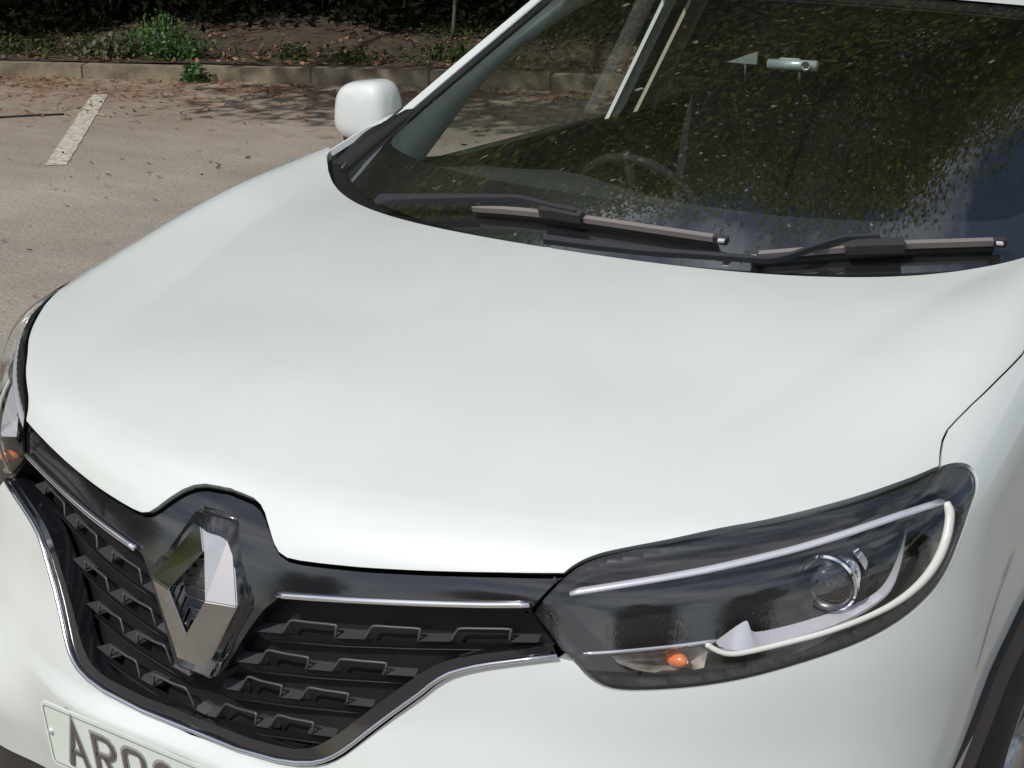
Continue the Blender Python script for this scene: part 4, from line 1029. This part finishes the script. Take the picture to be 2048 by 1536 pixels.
both('quarter_lining', side_panel([(3.2, .4), (4.26, .4), (4.26, 1.04), (3.2, 1.04)], step=.1, skirt=0, off=-.06), M['lining'], car, car, False)
link('underbody', box_mesh((0, 2.3, .27), (1.5, 3.5, .1), .02), M['plastic'], car, False)
link('bulkhead', box_mesh((0, 1.28, .62), (1.45, .06, .7), .01), M['plastic'], car, False)
# ---- door mirrors
def superell(c, s, e=.6, n=28, m_=18, f=None):
    V = []; F = []; sg = lambda v, k: math.copysign(abs(v)**k, v)
    for j in range(m_+1):
        p = -math.pi/2+math.pi*j/m_
        for i in range(n):
            a = 2*math.pi*i/n; q = np.array([sg(math.cos(p), e)*sg(math.cos(a), e), sg(math.cos(p), e)*sg(math.sin(a), e), sg(math.sin(p), e)])
            if f: q = f(q)
            V.append(np.array(c)+q*np.array(s))
    for j in range(m_):
        for i in range(n): F.append((j*n+i, j*n+(i+1) % n, (j+1)*n+(i+1) % n, (j+1)*n+i))
    return mesh('superell', V, F)
MC = (.962, 1.565, 1.156)
mn, mf = both('door_mirror', superell(MC, (.083, .062, .073), .58, f=lambda q: np.array([q[0]*(1-.10*q[2]), q[1]*(1+.1*q[0])+.18*q[0], q[2]*(1-.12*q[0])])), M['paint'], car, car)
both('mirror_base', superell((.955, 1.57, 1.098), (.078, .050, .030), .7, 20, 10), M['plastic'], mn, mf)
both('mirror_stalk', tube(spline([(.975, 1.57, 1.10), (.90, 1.575, 1.075), (.845, 1.575, 1.05)], 4), .022, 8), M['plastic'], mn, mf)

# ---- interior
V = []; F = []
for j, (dy, z_) in enumerate(((.0, 1.060), (.10, 1.068), (.30, 1.075), (.46, 1.06), (.52, 1.0), (.50, .80), (.45, .45))):
    for k in range(-10, 11):
        x_ = .078*k; xb = abs(x_); V.append((x_, REARY(min(xb, .75))*.6+.4*.95+.10+dy, z_+(.018 if .15 < abs(x_-(-.36)) < .0 else 0)+.03*math.exp(-((x_+.36)/.17)**2)*(1 if 2 <= j <= 3 else 0)))
for j in range(6):
    for k in range(20): a = j*21+k; F.append((a, a+1, a+22, a+21))
dashb = link('dashboard', mesh('dash', V, F), M['dash'], car)
sw = bpy.data.meshes.new('wheel'); b = bmesh.new(); b.free()
cw = np.array([-.335, 1.76, .94]); ax_ = Vector((0, -.42, .90)).normalized(); q = Vector((0, 0, 1)).rotation_difference(Vector((0, .90, .42)))
ring = [np.array(q@Vector((.165*math.cos(a), .165*math.sin(a), 0)))+cw for a in np.linspace(0, 2*math.pi, 41)[:-1]]
swo = link('steering_wheel', tube(ring, .012, 10, closed=True), M['seat'], car)
link('wheel_centre', superell(cw+np.array([0, .0, -.01]), (.08, .04, .06), .8, 16, 10), M['satin'], swo)
for a in (0, math.pi, -math.pi/2): link('wheel_spoke', tube([cw, np.array(q@Vector((.18*math.cos(a), .18*math.sin(a), 0)))+cw], .012, 6), M['satin'], swo)
for x_ in (-.37, .37):
    for y_ in (2.15, 3.0):
        s_ = link('seat', superell((x_, y_, .55), (.26, .28, .10), .5), M['seat'], car)
        link('seat_back', superell((x_, y_+.30, .88), (.25, .09, .34), .5, f=lambda q: q+np.array([0, .9*q[2], 0])), M['seat'], s_)
        link('headrest', superell((x_, y_+.46, 1.30), (.14, .05, .09), .6), M['seat'], s_)
link('floor_pan', box_mesh((0, 2.7, .38), (1.6, 2.9, .04)), M['dash'], car, False)
# inner trims: pillar lining behind the glass edge, door cards
V = []; F = []
lin_o = [ws(.955, t) for t in (.12, .25, .4, .6, .8, .97)]
lin_i = [np.array(p) for p in ((.755, 1.47, 1.052), (.735, 1.56, 1.135), (.71, 1.64, 1.215), (.672, 1.79, 1.31), (.62, 1.95, 1.385), (.57, 2.12, 1.43))]
for o_, p in zip(lin_o, lin_i):
    o_ = o_+np.array([.0, .006, -.012]); mid = o_*.6+p*.4+np.array([-.032, -.026, .012]); V += [o_, mid, p, p+np.array([.05, .05, 0])]
for i in range(len(lin_o)-1):
    for k in range(3): F.append((i*4+k, i*4+k+1, i*4+5+k, i*4+4+k))
both('pillar_lining', mesh('lining', V, F), M['trim'], car, car)
both('door_card', side_panel([(1.30, .35), (3.3, .35), (3.3, 1.088), (1.46, 1.088), (1.30, 1.08)], step=.1, skirt=0, off=-.07), M['dash'], car, car, False)
pb = [(2.44, 1.03), (2.49, 1.03), (2.44, 1.48), (2.40, 1.48)]
both('inner_pillar_trim', side_panel([(2.365, 1.05), (2.410, 1.05), (2.410, 1.45), (2.365, 1.45)], step=.05, skirt=.01, off=-.040), mat('pale_pillar_trim', (.80, .86, .83), .6), car, car, False)
bt_ = side_panel([(2.47, 1.05), (2.57, 1.05), (2.57, 1.45), (2.47, 1.45)], step=.05, skirt=.01, off=-.06)
_, fb_ = both('seat_belt_trim', bt_, M['beige'], car, car, False)
both('roof_side_lining', side_panel([(1.86, 1.36), (1.95, 1.385), (2.12, 1.42), (3.40, 1.43), (3.95, 1.38), (3.95, 1.46), (3.0, 1.55), (2.4, 1.55), (1.98, 1.52), (1.86, 1.44)], step=.08, skirt=0, off=-.012), M['lining'], car, car, False)

# ---- things behind the glass: silver dash camera and a small triangular pennant
dcp = on_glass([(1586, 130)], -.055)[0]
dc = empty('dash_camera', tuple(dcp)); tag(dc, 'silver cylindrical dash camera with a round lens behind the windscreen', 'camera')
def local(me, c): me.transform(Matrix.Translation(-Vector(c))); return me
e0, e1 = on_y([(1538, 128)], dcp[1])[0], on_y([(1634, 132)], dcp[1])[0]
link('body', local(tube([e0, e1], .0105, 16), dcp), M['camsilver'], dc)
lc = on_y([(1612, 131)], dcp[1]-.011)[0]; ldir = np.array([.3, -.95, .05])
link('lens_ring', local(oriented_lathe([(0, .007), (.004, .010), (.006, .010), (.007, .0075), (.003, .006)], lc, ldir, 20), dcp), M['chrome'], dc)
link('lens', local(oriented_lathe([(.004, .0065), (.005, .001)], lc, ldir, 16), dcp), M['camdark'], dc)
a_, c_ = on_y([(1560, 117)], dcp[1])[0], on_y([(1600, 119)], dcp[1])[0]
link('top_rail', local(tube([a_, c_], .0018, 8), dcp), M['whitecap'], dc)
a_, c_ = on_y([(1599, 140)], dcp[1])[0], on_y([(1599, 172)], dcp[1])[0]
link('stem', local(tube([a_, c_], .0025, 8), dcp), M['camdark'], dc)
tp = on_y([(1452, 124), (1515, 103), (1513, 129)], dcp[1]+.02); tc_ = tp.mean(0)
pe = empty('triangular_pennant', tuple(tc_)); tag(pe, 'small grey-green triangular plate on a thin stem left of the dash camera', 'pennant')
V = np.concatenate([tp, tp+np.array([0, .004, 0])])
link('plate', local(mesh('tri', V, [(0, 1, 2), (5, 4, 3), (0, 3, 4, 1), (1, 4, 5, 2), (2, 5, 3, 0)]), tc_), mat('pennant_grey', (.18, .22, .20), .6), pe, False)
a_, c_ = on_y([(1491, 127)], dcp[1]+.022)[0], on_y([(1490, 165)], dcp[1]+.022)[0]
link('stem', local(tube([a_, c_], .0022, 8), tc_), M['camdark'], pe)

# ---- fallen twigs on the tarmac
for px_, r_, lb, mt_ in (([(-40, 237), (20, 233), (60, 231), (128, 228)], .007, 'thin dark fallen twig lying left of the bay line', 'bark'),
                         ([(183, 227), (196, 228), (210, 231)], .006, 'short pale stick lying across the bay line', None)):
    q = on_z(spline(px_, 4), .009); c_ = q.mean(0)
    t = link('fallen_twig', local(tube(q, r_, 6), c_), M['bark'] if mt_ else mat('pale_wood', (.36, .30, .22), .8)); t.location = c_; tag(t, lb, 'twig', 'fallen twigs')
